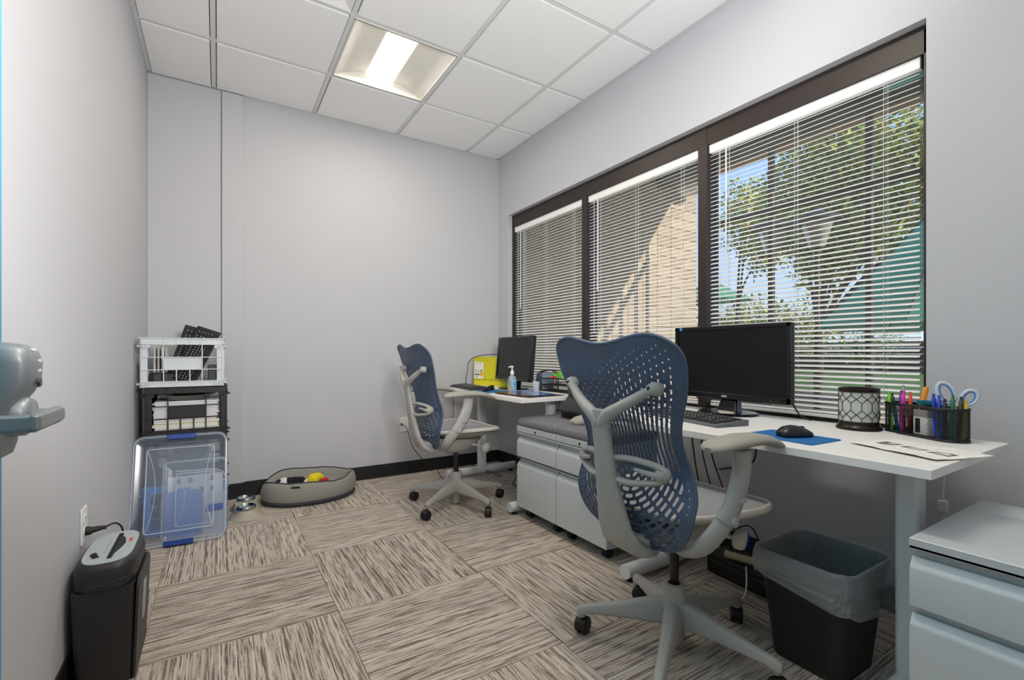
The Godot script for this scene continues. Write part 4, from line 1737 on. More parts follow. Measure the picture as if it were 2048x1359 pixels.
	for s in [[Vector2(-0.026, 0.142), 0.019, 0.033, 0.35], [Vector2(0.026, 0.130), 0.017, 0.024, -0.45]]:
		g = G.new()
		var lp := []
		for i in 25:
			var a := TAU * i / 24.0
			var e := Vector2(cos(a) * s[1], sin(a) * s[2]).rotated(s[3])
			lp.append(vb * Vector3(s[0].x + e.x, s[0].y + e.y, 0))
		g.tube(lp, Vector2(0.0038, 0.0048), 10, Vector3.UP)
		g.tube([vb * Vector3(0, 0.085, 0), vb * Vector3(s[0].x * 0.5, 0.105, 0)], [0.005, 0.0045], 8, Vector3.RIGHT)
		var hnd := part(o, "handle", g, M.scis)
		g = G.new()
		lp = []
		for i in 25:
			var a := TAU * i / 24.0
			var e := Vector2(cos(a) * (s[1] - 0.0026), sin(a) * (s[2] - 0.0026)).rotated(s[3])
			lp.append(vb * Vector3(s[0].x + e.x, s[0].y + e.y, 0))
		g.tube(lp, Vector2(0.0022, 0.0054), 8, Vector3.UP)
		part(hnd, "soft_lining", g, M.scis2)
	# notes in the middle bay
	o = thing("sticky_note_pad", "crumpled turquoise sticky notes poking out of the organizer", "sticky notes", P.call(-0.004, 0.012), ot)
	g = sheet(0.066, 0.05, 0.016, 8, 12, 10, 0.006)
	for i in g.v.size():
		g.v[i] = Basis(Vector3.RIGHT, 0.5) * g.v[i] + Vector3(0, 0.088, 0)
	part(o, "pad", g, mat(rgb(70, 190, 214), 0.7))
	o = thing("memo_block", "white and black memo box in the middle of the organizer", "box", P.call(0.0, 0.014), ot)
	g = G.new()
	g.box(Vector3(0, 0.04, 0), Vector3(0.07, 0.08, 0.04), 0.002)
	part(o, "block", g, mat(rgb(214, 214, 210), 0.6))
	g = G.new()
	g.box(Vector3(0.018, 0.03, -0.0205), Vector3(0.016, 0.045, 0.001), 0.0)
	g.box(Vector3(-0.004, 0.0865, -0.004), Vector3(0.05, 0.012, 0.016), 0.003)
	part(o, "black_panel", g, M.black)
	# crumpled print on the desk corner
	var im := paint(256, 160, rgb(238, 236, 228))
	var rr := RandomNumberGenerator.new()
	rr.seed = 5
	for k in 3:
		var x := 26 + k * 76
		im.fill_rect(Rect2i(x, 60, 58, 34), rgb(84, 88, 92))
		im.fill_rect(Rect2i(x + 8, 68, 40, 18), rgb(206, 206, 202) if k < 2 else rgb(120, 124, 128))
		im.fill_rect(Rect2i(x + 16, 80, 22, 8), rgb(232, 232, 226))
	for y in range(8, 150, 6):
		if y > 52 and y < 100:
			continue
		var x := 16
		while x < 236:
			var l := rr.randi_range(3, 12)
			im.fill_rect(Rect2i(x, y, l, 1), rgb(178, 178, 174))
			x += l + rr.randi_range(3, 9)
	o = thing("printed_sheet", "crumpled printed sheet with three grey boxes on the desk corner", "paper", V(1.625, 0.70, 0.505), deg_to_rad(69))
	g = sheet(0.235, 0.185, 0.009, 4)

	part(o, "leaf", g, tex(im, 0.8))
	# papers by the window behind the lantern
	o = thing("window_papers", "flat white papers on the desk behind the lantern by the sill", "paper", V(1.935, 0.70, 0.672), deg_to_rad(80))
	g = G.new()
	g.box(Vector3(0.0, 0.001, 0), Vector3(0.06, 0.0015, 0.05), 0.0003)
	part(o, "leaf", g, mat(rgb(226, 230, 234), 0.6))
	cable("black monitor cable running from the wide screen to the desk edge", [V(1.968, 0.80, 1.03), V(1.955, 0.76, 1.00), V(1.95, 0.72, 0.97), V(1.975, 0.704, 0.945)], 0.0032, M.cable)
	cable("black lead hanging below the desk near the armrest", [V(1.46, 0.672, 0.86), V(1.455, 0.62, 0.868), V(1.43, 0.60, 0.90), V(1.40, 0.585, 0.95)], 0.003, M.cable)

func build_far_desk() -> void:
	make_desk("white desk by the back wall with a yellow box and sanitizer", 1.478, 2.262, [[2.394, 1.79, 1.478, 2.06], [3.30, 1.78, 1.475, 2.085]])
	make_monitor("black monitor in front of the yellow box on the far desk", V(1.857, 0.70, 2.95), deg_to_rad(-5.0), deg_to_rad(5.0))
	var kb := Transform3D(Basis(Vector3.UP, deg_to_rad(-95.5)), V(1.605, 0.70, 3.19))
	M.kb_key2 = mat(rgb(40, 41, 44), 0.5)
	M.kb_case2 = mat(rgb(58, 60, 64), 0.45)
	make_keyboard("keyboard", "black keyboard at the end of the far desk beside the yellow box", kb, M.kb_case2, M.kb_key2)
	# yellow box with a shipping label
	var o := thing("yellow_box", "yellow cardboard box with a white label behind the far monitor", "box", V(1.925, 0.70, 3.345), deg_to_rad(-65.2))
	M.yellow = mat(rgb(214, 204, 36), 0.5)
	var g := G.new()
	g.box(Vector3(0, 0.118, 0), Vector3(0.36, 0.236, 0.10), 0.002)
	part(o, "carton", g, M.yellow)
	g = G.new()
	g.box(Vector3(0, 0.047, 0.0502), Vector3(0.358, 0.0022, 0.0012), 0.0)
	for k in 4:
		g.box(Vector3(-0.06 + k * 0.07, 0.058, 0.0502), Vector3(0.0022, 0.022, 0.0012), 0.0)
		g.lathe([Vector2(0, 0), Vector2(0.004, 0), Vector2(0, 0.0012)], Vector3(-0.06 + k * 0.07, 0.05, 0.05), Vector3(0, 0, 1), 8)
	part(o, "printed_lines", g, M.black)
	var im := paint(96, 150, rgb(236, 236, 234))
	for r in [[10, 12, 40, 3], [60, 10, 14, 6], [8, 76, 34, 5], [8, 92, 20, 5], [36, 92, 30, 5], [8, 108, 18, 16], [30, 108, 26, 14], [16, 132, 24, 6], [64, 66, 20, 20]]:
		im.fill_rect(Rect2i(r[0], r[1], r[2], r[3]), rgb(90, 90, 92) if r[1] > 70 else rgb(150, 150, 150))
	im.fill_rect(Rect2i(62, 88, 30, 40), rgb(232, 178, 60))
	g = G.new()
	g.quad(Vector3(-0.172, 0.06, 0.0508), Vector3(-0.085, 0.056, 0.0508), Vector3(-0.075, 0.19, 0.0508), Vector3(-0.168, 0.198, 0.0508), Vector3(0, 0, 1))
	part(o, "label", g, tex(im, 0.5), "white printed shipping label")
	# sanitizer
	o = thing("sanitizer_bottle", "clear pump bottle of hand sanitizer in front of the far monitor", "bottle", V(1.718, 0.70, 2.745))
	g = G.new()
	var rings := []
	for s in [[0.0, 0.9], [0.003, 1.0], [0.09, 1.0], [0.10, 0.96], [0.107, 0.75], [0.112, 0.42], [0.118, 0.38]]:
		rings.append(ring3(rrect(0.054 * s[1], 0.036 * s[1], 0.014 * s[1], 4), s[0]))
	g.loft(rings)
	part(o, "body", g, clear(rgb(214, 228, 232), 0.35, 0.08))
	var sm := paint(64, 96, rgb(120, 190, 226))
	sm.fill_rect(Rect2i(0, 0, 26, 96), rgb(226, 226, 190))
	for k in 7:
		sm.fill_rect(Rect2i(4, 6 + k * 12, 18, 6), [rgb(220, 90, 60), rgb(90, 70, 140), rgb(60, 140, 80)][k % 3])
	sm.fill_rect(Rect2i(40, 30, 20, 36), rgb(70, 150, 210))
	g = G.new()
	g.box(Vector3(-0.0278, 0.05, 0), Vector3(0.0006, 0.07, 0.028), 0.0)
	g.box(Vector3(0, 0.05, 0.0184), Vector3(0.045, 0.07, 0.0006), 0.0)
	part(o, "label", g, tex(sm, 0.4), "colourful printed label")
	g = G.new()
	g.lathe([Vector2(0, 0.116), Vector2(0.012, 0.116), Vector2(0.013, 0.12), Vector2(0.013, 0.138), Vector2(0.0105, 0.144), Vector2(0.005, 0.147), Vector2(0.005, 0.168), Vector2(0, 0.168)], Vector3.ZERO, Vector3.UP, 18)
	g.tube(curve([Vector3(0.008, 0.172, 0.0), Vector3(-0.012, 0.173, 0.0), Vector3(-0.028, 0.169, 0.0)], 4), [0.006, 0.006, 0.006, 0.006, 0.0055, 0.005, 0.0045, 0.004, 0.0035], 10)
	g.tube([Vector3(0, 0.01, 0), Vector3(0, 0.116, 0)], 0.0025, 6, Vector3.RIGHT)
	part(o, "pump", g, M.white_plastic)
	o = thing("plastic_cup", "small clear plastic cup beside the wire tray stack", "cup", V(1.855, 0.70, 2.655))
	g = G.new()
	g.lathe([Vector2(0, 0), Vector2(0.021, 0), Vector2(0.026, 0.07), Vector2(0.0245, 0.07), Vector2(0.0195, 0.002), Vector2(0, 0.002)], Vector3.ZERO, Vector3.UP, 22)
	part(o, "wall", g, clear(rgb(226, 232, 238), 0.4, 0.15))
	o = thing("mouse_pad", "blue mouse pad half covered by a magazine on the far desk", "mouse pad", V(1.615, 0.70, 2.85))
	g = G.new()
	g.extrude(rrect(0.20, 0.23, 0.01), 0.003, flat(Vector3.ZERO, deg_to_rad(4.0)), 0.0006)
	part(o, "cloth_top", g, M.pad_blue)
	o = thing("stapler", "long black stapler lying on the blue mouse pad", "stapler", V(1.61, 0.703, 2.885), deg_to_rad(42))
	g = G.new()
	g.box(Vector3(0, 0.004, 0), Vector3(0.19, 0.008, 0.034), 0.003)
	part(o, "base", g, M.black)
	g = G.new()
	g.box(Vector3(0.0, 0.021, 0), Vector3(0.18, 0.016, 0.026), 0.006, Basis(Vector3.BACK, 0.06))
	g.box(Vector3(0.085, 0.012, 0), Vector3(0.016, 0.018, 0.026), 0.002)
	part(o, "top_arm", g, M.black_soft)
	# magazine
	im = paint(160, 220, rgb(30, 80, 160))
	var f := FastNoiseLite.new()
	f.seed = 12
	f.frequency = 0.03
	for y in 220:
		for x in 160:
			var n := f.get_noise_2d(x, y)
			var c := rgb(38, 92, 176).lerp(rgb(170, 205, 238), clampf(n * 1.4 + 0.35, 0, 1))
			if x < 52 + n * 30:
				c = rgb(196, 140, 70).lerp(rgb(90, 60, 40), clampf(0.5 + n, 0, 1))
			im.set_pixel(x, y, c)
	o = thing("magazine", "glossy magazine with a blue cover on the far desk corner", "magazine", V(1.695, 0.7035, 2.545), deg_to_rad(-4))
	g = sheet(0.27, 0.36, 0.004, 3, 18, 24, 0.0012)
	part(o, "cover", g, tex(im, 0.15))
	o = thing("magazine", "dark edged magazine under the glossy blue one", "magazine", V(1.69, 0.70, 2.50), deg_to_rad(4))
	g = G.new()
	g.box(Vector3(0, 0.0016, 0), Vector3(0.28, 0.003, 0.37), 0.001)
	part(o, "pages", g, mat(rgb(58, 50, 46), 0.5))
	# stack of wire trays
	o = thing("letter_tray_stack", "black wire mesh letter trays stacked by the blind", "tray", V(2.0, 0.70, 2.56))
	for k in 3:
		g = G.new()
		var y := 0.004 + k * 0.043
		var lp := [Vector3(-0.06, y, -0.15), Vector3(-0.06, y, 0.15), Vector3(0.09, y, 0.15), Vector3(0.09, y, -0.15), Vector3(-0.06, y, -0.15)]
		g.tube(lp, 0.0028, 6)
		for i in 22:
			var z := -0.15 + 0.3 * i / 21.0
			g.tube([Vector3(-0.06, y, z), Vector3(0.09, y, z)], 0.0008, 4)
		for i in 11:
			var x := -0.06 + 0.15 * i / 10.0
			g.tube([Vector3(x, y, -0.15), Vector3(x, y, 0.15)], 0.0008, 4)
		g.box(Vector3(0.015, y + 0.001, 0), Vector3(0.146, 0.001, 0.296), 0.0)
		part(o, "tray", g, M.black)
	for x in [-0.06, 0.09]:
		for z in [-0.15, 0.15]:
			g = G.new()
			g.tube([Vector3(x, 0.0, z), Vector3(x, 0.105, z)], 0.0028, 6, Vector3.RIGHT)
			part(o, "post", g, M.black)
	for k in 4:
		g = G.new()
		var z := -0.158 - k * 0.016
		var lp := curve([Vector3(-0.06, 0.004, z), Vector3(-0.06, 0.10, z), Vector3(-0.03, 0.135, z), Vector3(0.05, 0.14, z), Vector3(0.09, 0.12, z), Vector3(0.09, 0.004, z)], 4)
		g.tube(lp, 0.0025, 6)
		g.tube([Vector3(-0.06, 0.004, z), Vector3(0.09, 0.004, z)], 0.002, 6)
		part(o, "file_divider", g, M.black)
	o = thing("paper_folders", "grey and pale blue folders upright in the tray dividers", "folder", V(2.0, 0.70, 2.757))
	g = G.new()
	for k in 3:
		g.box(Vector3(0.015, 0.062, 0.006 - k * 0.016), Vector3(0.13, 0.118, 0.005), 0.001)
	part(o, "folder", g, mat(rgb(150, 166, 184), 0.6))
	var bits := [[rgb(240, 110, 60), V(1.985, 0.7925, 2.63), 0.3], [rgb(230, 60, 140), V(1.99, 0.7925, 2.605), 0.9], [rgb(90, 210, 60), V(1.98, 0.806, 2.615), 1.4]]
	var nm := ["orange", "pink", "lime green"]
	for k in 3:
		o = thing("sticky_flag_pad", "%s sticky flag pad on the upper wire tray" % nm[k], "sticky notes", bits[k][1], bits[k][2])
		g = G.new()
		g.box(Vector3(0, 0.006, 0), Vector3(0.045, 0.012, 0.03), 0.001, Basis(Vector3.FORWARD, 0.12))
		part(o, "pad", g, mat(bits[k][0], 0.6))
	o = thing("tape_dispenser", "white and green tape dispenser on the upper wire tray", "tape dispenser", V(1.99, 0.792, 2.50))
	g = G.new()
	g.box(Vector3(0, 0.028, 0), Vector3(0.035, 0.056, 0.03), 0.004)
	part(o, "holder", g, M.white_plastic)
	g = G.new()
	g.extrude(PackedVector2Array([Vector2(-0.03, 0.0), Vector2(0.03, 0.0), Vector2(0.03, 0.05), Vector2(0.01, 0.05)]), 0.02, Transform3D(Basis(Vector3(0, 0, -1), Vector3.UP, Vector3(1, 0, 0)), Vector3(-0.01, 0, -0.05)), 0.002)
	part(o, "tape_guard", g, mat(rgb(120, 200, 60), 0.5))
	# scanner standing on the cabinets
	o = thing("document_scanner", "upright dark grey document scanner standing on the padded cabinets", "scanner", V(1.80, 0.5925, 2.06))
	g = G.new()
	var poly := PackedVector2Array([Vector2(-0.075, 0.0), Vector2(0.06, 0.0), Vector2(0.075, 0.20), Vector2(0.06, 0.26), Vector2(-0.01, 0.26), Vector2(-0.03, 0.12), Vector2(-0.075, 0.06)])
	g.extrude(poly, 0.29, Transform3D(Basis(), Vector3(0, 0, -0.145)), 0.005)
	part(o, "body", g, M.dark_grey)
	g = G.new()
	g.box(Vector3(-0.10, 0.038, 0), Vector3(0.075, 0.012, 0.25), 0.003, Basis(Vector3.BACK, -0.14))
	g.box(Vector3(-0.072, 0.02, 0), Vector3(0.03, 0.038, 0.27), 0.004)
	part(o, "paper_tray", g, M.black)
	g = G.new()
	g.box(Vector3(-0.028, 0.13, 0), Vector3(0.014, 0.17, 0.24), 0.003, Basis(Vector3.BACK, -0.13))
	part(o, "feed_panel", g, M.black_soft)
	o = thing("paper_roll", "cream paper roll lying on the padded cabinet behind the chair", "roll", V(1.66, 0.5925, 1.76))
	g = G.new()
	g.cyl(Vector3(-0.03, 0.028, 0.03), Vector3(0.05, 0.028, -0.02), 0.028, -1, 22, 0.002)
	part(o, "roll", g, mat(rgb(214, 206, 184), 0.7))
	# leads
	cable("black cable arching from the far monitor down to the desk", [V(1.955, 0.90, 3.06), V(1.93, 0.955, 3.20), V(1.82, 0.945, 3.40), V(1.755, 0.90, 3.465), V(1.74, 0.82, 3.47), V(1.72, 0.745, 3.46), V(1.715, 0.704, 3.43)], 0.003, M.cable)
	cable("black cable hanging below the far desk beside its leg", [V(1.80, 0.665, 2.36), V(1.80, 0.60, 2.36), V(1.79, 0.45, 2.41), V(1.81, 0.20, 2.42), V(1.84, 0.01, 2.44)], 0.003, M.cable)
	cable("second black cable hanging below the far desk", [V(1.86, 0.665, 2.39), V(1.85, 0.58, 2.41), V(1.83, 0.40, 2.45), V(1.86, 0.15, 2.50), V(1.90, 0.01, 2.56)], 0.003, M.cable)
	cable("thin black cable running straight down behind the far desk chair", [V(1.60, 0.672, 3.45), V(1.602, 0.45, 3.452), V(1.60, 0.25, 3.46), V(1.63, 0.01, 3.50)], 0.0025, M.cable)
	# network lead from the back outlet
	var p := V(1.236, 0.40, DB - 0.03)
	cable("black network cable looping from the back wall outlet under the chair", [p, V(1.26, 0.37, DB - 0.07), V(1.30, 0.22, DB - 0.11), V(1.40, 0.10, DB - 0.15), V(1.52, 0.05, DB - 0.19), V(1.57, 0.012, DB - 0.30), V(1.49, 0.006, DB - 0.40), V(1.43, 0.03, DB - 0.34), V(1.46, 0.10, DB - 0.22), V(1.60, 0.11, DB - 0.20), V(1.75, 0.06, DB - 0.3), V(1.87, 0.008, DB - 0.5)], 0.0028, M.cable, "network_cable")

# ------------------------------------------------------------------ crates, bins and the rest along the walls
func make_crate(label: String, at: Vector3, turn: float, m: Material) -> Node3D:
	var o := thing("milk_crate", label, "crate", at, turn, "plastic file crates in one stack")
	var W := 0.370
	var D := 0.345
	var H := 0.262
	var g := G.new()
	g.box(Vector3(0, 0.006, 0), Vector3(W - 0.03, 0.006, D - 0.03), 0.001)
	part(o, "base", g, m)
	for side in 4:
		var L := W if side % 2 == 0 else D
		var off := (D if side % 2 == 0 else W) / 2 - 0.004
		var bs := Basis(Vector3.UP, side * PI / 2)
		g = G.new()
		# local: runs along x, outer face at +z
		var put := func(x0: float, x1: float, y0: float, y1: float, th: float, zz: float) -> void:
			g.box(bs * Vector3((x0 + x1) / 2, (y0 + y1) / 2, off + zz), Vector3(x1 - x0, y1 - y0, th), 0.0008, bs)
		var h := L / 2
		put.call(-h, h, H - 0.034, H - 0.002, 0.003, -0.001)
		put.call(-h - 0.004, h + 0.004, H - 0.005, H, 0.012, 0.001)
		put.call(-h - 0.004, h + 0.004, H - 0.037, H - 0.033, 0.014, 0.001)
		put.call(-h, h, 0.0, 0.028, 0.003, -0.001)
		put.call(-h, h, 0.027, 0.031, 0.011, 0.0)
		put.call(-h, h, 0.0, 0.004, 0.011, 0.0)
		for y in [0.092, 0.158]:
			put.call(-h + 0.01, h - 0.01, y - 0.0022, y + 0.0022, 0.010, 0.0)
		put.call(-h * 0.46, h * 0.46, 0.094, 0.156, 0.002, -0.003)
		for x in [-h * 0.46, h * 0.46]:
			put.call(x - 0.0025, x + 0.0025, 0.0, H, 0.010, 0.0)
		for x in [-h * 0.16, h * 0.16]:
			put.call(x - 0.0025, x + 0.0025, 0.0, 0.092, 0.010, 0.0)
			put.call(x - 0.002, x + 0.002, H - 0.036, H, 0.010, 0.0)
		for s in [-1.0, 1.0]:
			put.call(s * h - 0.016 - 0.016 * s, s * h + 0.016 - 0.016 * s, 0.0, H, 0.0035, -0.002)
			for y in [0.016, H - 0.046]:
				g.lathe([Vector2(0, 0), Vector2(0.0085, 0), Vector2(0.0085, 0.009), Vector2(0.004, 0.009), Vector2(0.004, 0.004), Vector2(0, 0.004)], bs * Vector3(s * (h - 0.036), y, off), bs * Vector3(0, 0, 1), 14)
			for y in [0.018, H - 0.046]:
				g.tube([bs * Vector3(s * h, y, off - 0.012), bs * Vector3(s * (h + 0.014), y, off - 0.012)], 0.006, 8)
		part(o, "lattice_side", g, m)
	return o

func build_left_side() -> void:
	M.crate_white = clear(rgb(226, 232, 236), 0.82, 0.4)
	M.crate_black = mat(rgb(26, 27, 31), 0.45)
	M.crate_blue = mat(rgb(24, 122, 206), 0.45)
	var cx := -0.148
	var cd := 3.27
	make_crate("blue plastic crate at the bottom of the stack", V(cx, 0.0, cd), 0.0, M.crate_blue)
	make_crate("black plastic crate directly on top of the blue crate", V(cx + 0.006, 0.2625, cd), deg_to_rad(-0.8), M.crate_black)
	make_crate("black plastic crate full of papers under the white crate", V(cx + 0.004, 0.5245, cd), deg_to_rad(1.0), M.crate_black)
	make_crate("translucent white crate of keyboards on top of the stack", V(cx - 0.006, 0.7865, cd - 0.02), deg_to_rad(-1.5), M.crate_white)
	var g: G
	var o: Node3D
	# loads
	M.paper = mat(rgb(236, 234, 228), 0.8)
	var bands := [[0.0, 0.05, rgb(238, 236, 226)], [0.05, 0.004, rgb(226, 220, 120)], [0.054, 0.022, rgb(240, 238, 232)], [0.076, 0.005, rgb(214, 130, 60)], [0.081, 0.02, rgb(228, 226, 236)], [0.101, 0.055, rgb(236, 236, 236)], [0.156, 0.016, rgb(226, 228, 234)]]
	var k := 0
	for b in bands:
		o = thing("paper_stack", ["thick cream paper pile at the bottom of the upper black crate", "thin yellow paper pile in the upper black crate", "white paper pile above the yellow sheets in the crate", "thin orange paper pile in the upper black crate", "pale lilac paper pile above the orange sheets", "tall white paper pile behind the black crate label panel", "topmost white paper pile in the upper black crate"][k], "paper", V(cx + 0.004, 0.534 + b[0], cd))
		g = G.new()
		var n := maxi(1, int(b[1] / 0.008))
		for i in n:
			var hh: float = b[1] / n
			g.box(Vector3(rng.randf_range(-0.006, 0.006), hh * (i + 0.5), rng.randf_range(-0.004, 0.004)), Vector3(0.29 + rng.randf_range(-0.01, 0.01), hh - 0.0006, 0.30), 0.001)
		part(o, "sheets", g, mat(b[2], 0.8))
		k += 1
	o = thing("curled_papers", "white sheets curling upwards at the top of the upper black crate", "paper", V(cx + 0.004, 0.707, cd))
	g = G.new()
	for i in 5:
		var rows := []
		for a in 13:
			var s := a / 12.0 * 2.0 - 1.0
			var y: float = 0.002 + i * 0.004 + 0.05 * pow(absf(s), 2.4) * (1.0 - 0.08 * i)
			rows.append(PackedVector3Array([Vector3(s * 0.152, y, 0.15), Vector3(s * 0.152, y, -0.15)]))
		g.grid(rows, false, false, 1)
	part(o, "sheets", g, M.paper)
	o = thing("black_folder", "black folder with a gold emblem on the curled papers", "folder", V(cx + 0.03, 0.727, cd + 0.02))
	g = G.new()
	g.box(Vector3(0.0, 0.026, 0.05), Vector3(0.20, 0.045, 0.012), 0.002, Basis(Vector3.RIGHT, -0.25))
	part(o, "cover", g, M.black)
	g = G.new()
	var bs := Basis(Vector3.RIGHT, -0.25)
	g.tube(curve([bs * Vector3(-0.035, 0.020, 0.066), bs * Vector3(-0.02, 0.034, 0.066), bs * Vector3(0.012, 0.036, 0.066), bs * Vector3(0.034, 0.026, 0.066), bs * Vector3(0.012, 0.024, 0.066)], 4), 0.0014, 5, Vector3.BACK)
	part(o, "emblem", g, mat(rgb(190, 160, 70), 0.4, 0.4))
	# keyboards standing in the white crate
	var kbm: Material = M.black_soft
	var kk := mat(rgb(34, 34, 37), 0.55)
	var sc := 0.8
	var ax := Vector3(0.34, 0.80, -0.42).normalized()
	var fy := Vector3(-0.12, 0.30, 0.95)
	fy = (fy - ax * fy.dot(ax)).normalized()
	var xf := Transform3D(Basis(ax, fy, ax.cross(fy)).scaled_local(Vector3.ONE * sc), V(cx + 0.045, 0.955, cd - 0.055))
	make_keyboard("spare_keyboard", "black keyboard tilted upright at the front of the white crate", xf, kbm, kk, "spare keyboards in the white crate")
	ax = Vector3(0.24, 0.84, -0.34).normalized()
	fy = Vector3(0, 0.24, 0.97)
	fy = (fy - ax * fy.dot(ax)).normalized()
	xf = Transform3D(Basis(ax, fy, ax.cross(fy)).scaled_local(Vector3.ONE * sc), V(cx + 0.0, 0.955, cd + 0.03))
	make_keyboard("spare_keyboard", "black keyboard standing behind the tilted one in the white crate", xf, kbm, kk, "spare keyboards in the white crate")
	o = thing("cable_box", "dark plastic tray lying at the bottom of the white crate", "tray", V(cx - 0.10, 0.797, cd - 0.06), 0.2)
	g = G.new()
	g.box(Vector3(0, 0.03, 0), Vector3(0.12, 0.055, 0.16), 0.004)
	part(o, "shell", g, M.black)
	o = thing("folded_papers", "pale folded papers standing in the corner of the white crate", "paper", V(cx - 0.12, 0.86, cd + 0.02))
	g = G.new()
	for i in 4:
		g.box(Vector3(-0.025 + i * 0.017, 0.07, 0), Vector3(0.010, 0.14, 0.18), 0.003)
	part(o, "fold", g, mat(rgb(210, 208, 202), 0.8))
	o = thing("grey_adapter", "grey adapter block in the white crate beside the keyboards", "adapter", V(cx + 0.125, 0.80, cd - 0.10))
	g = G.new()
	g.box(Vector3(0, 0.05, 0), Vector3(0.05, 0.10, 0.12), 0.006)
	part(o, "block", g, M.dark_grey)
	build_lids()
	build_shredder()
	build_bowls_and_bed()

func lid_mesh(w: float, h: float, r: float) -> Array:
	# lies in xy, seen from +z
	var g := G.new()
	var rings := []
	# rim lip, skirt, tray
	for s in [[-0.012, 0.0, -0.034], [0.0, 0.0, -0.032], [0.006, 0.0, -0.004], [0.002, 0.0, 0.0], [-0.016, 0.0, 0.001], [-0.020, 0.0, -0.006], [-0.052, 0.0, -0.008]]:
		var p := PackedVector3Array()
		for q in rrect(w + 2 * s[0], h + 2 * s[0], maxf(0.01, r + s[0]), 7):
			p.append(Vector3(q.x, q.y, s[2]))
		rings.append(p)
	g.grid(rings, true, false, 2)
	var inner := rrect(w - 0.104, h - 0.104, maxf(0.01, r - 0.052), 7)
	g.extrude(inner, 0.0015, Transform3D(Basis(), Vector3(0, 0, -0.0085)))
	var ribs := G.new()
	var path := []
	var rr := rrect(w - 0.115, h - 0.125, 0.016, 4)
	for i in rr.size() + 1:
		var q: Vector2 = rr[i % rr.size()]
		path.append(Vector3(q.x, q.y - 0.006 * (1.0 - pow(2.0 * q.x / w, 2.0)) * signf(q.y), -0.005))
	ribs.tube(path, 0.0028, 6, Vector3.BACK)
	for s in [-1.0, 1.0]:
		var arc := []
		for i in 13:
			var t := i / 12.0 * 2.0 - 1.0
			arc.append(Vector3(s * (w / 2 - 0.062 - 0.035 * (1.0 - t * t)), t * (h / 2 - 0.075), -0.0055))
		ribs.tube(arc, 0.0016, 5, Vector3.BACK)
	var edge := []
	var er := rrect(w - 0.008, h - 0.008, r - 0.004, 7)
	for i in er.size() + 1:
		edge.append(Vector3(er[i % er.size()].x, er[i % er.size()].y, 0.0005))
	ribs.tube(edge, 0.0022, 6, Vector3.BACK)
	return [g, ribs]

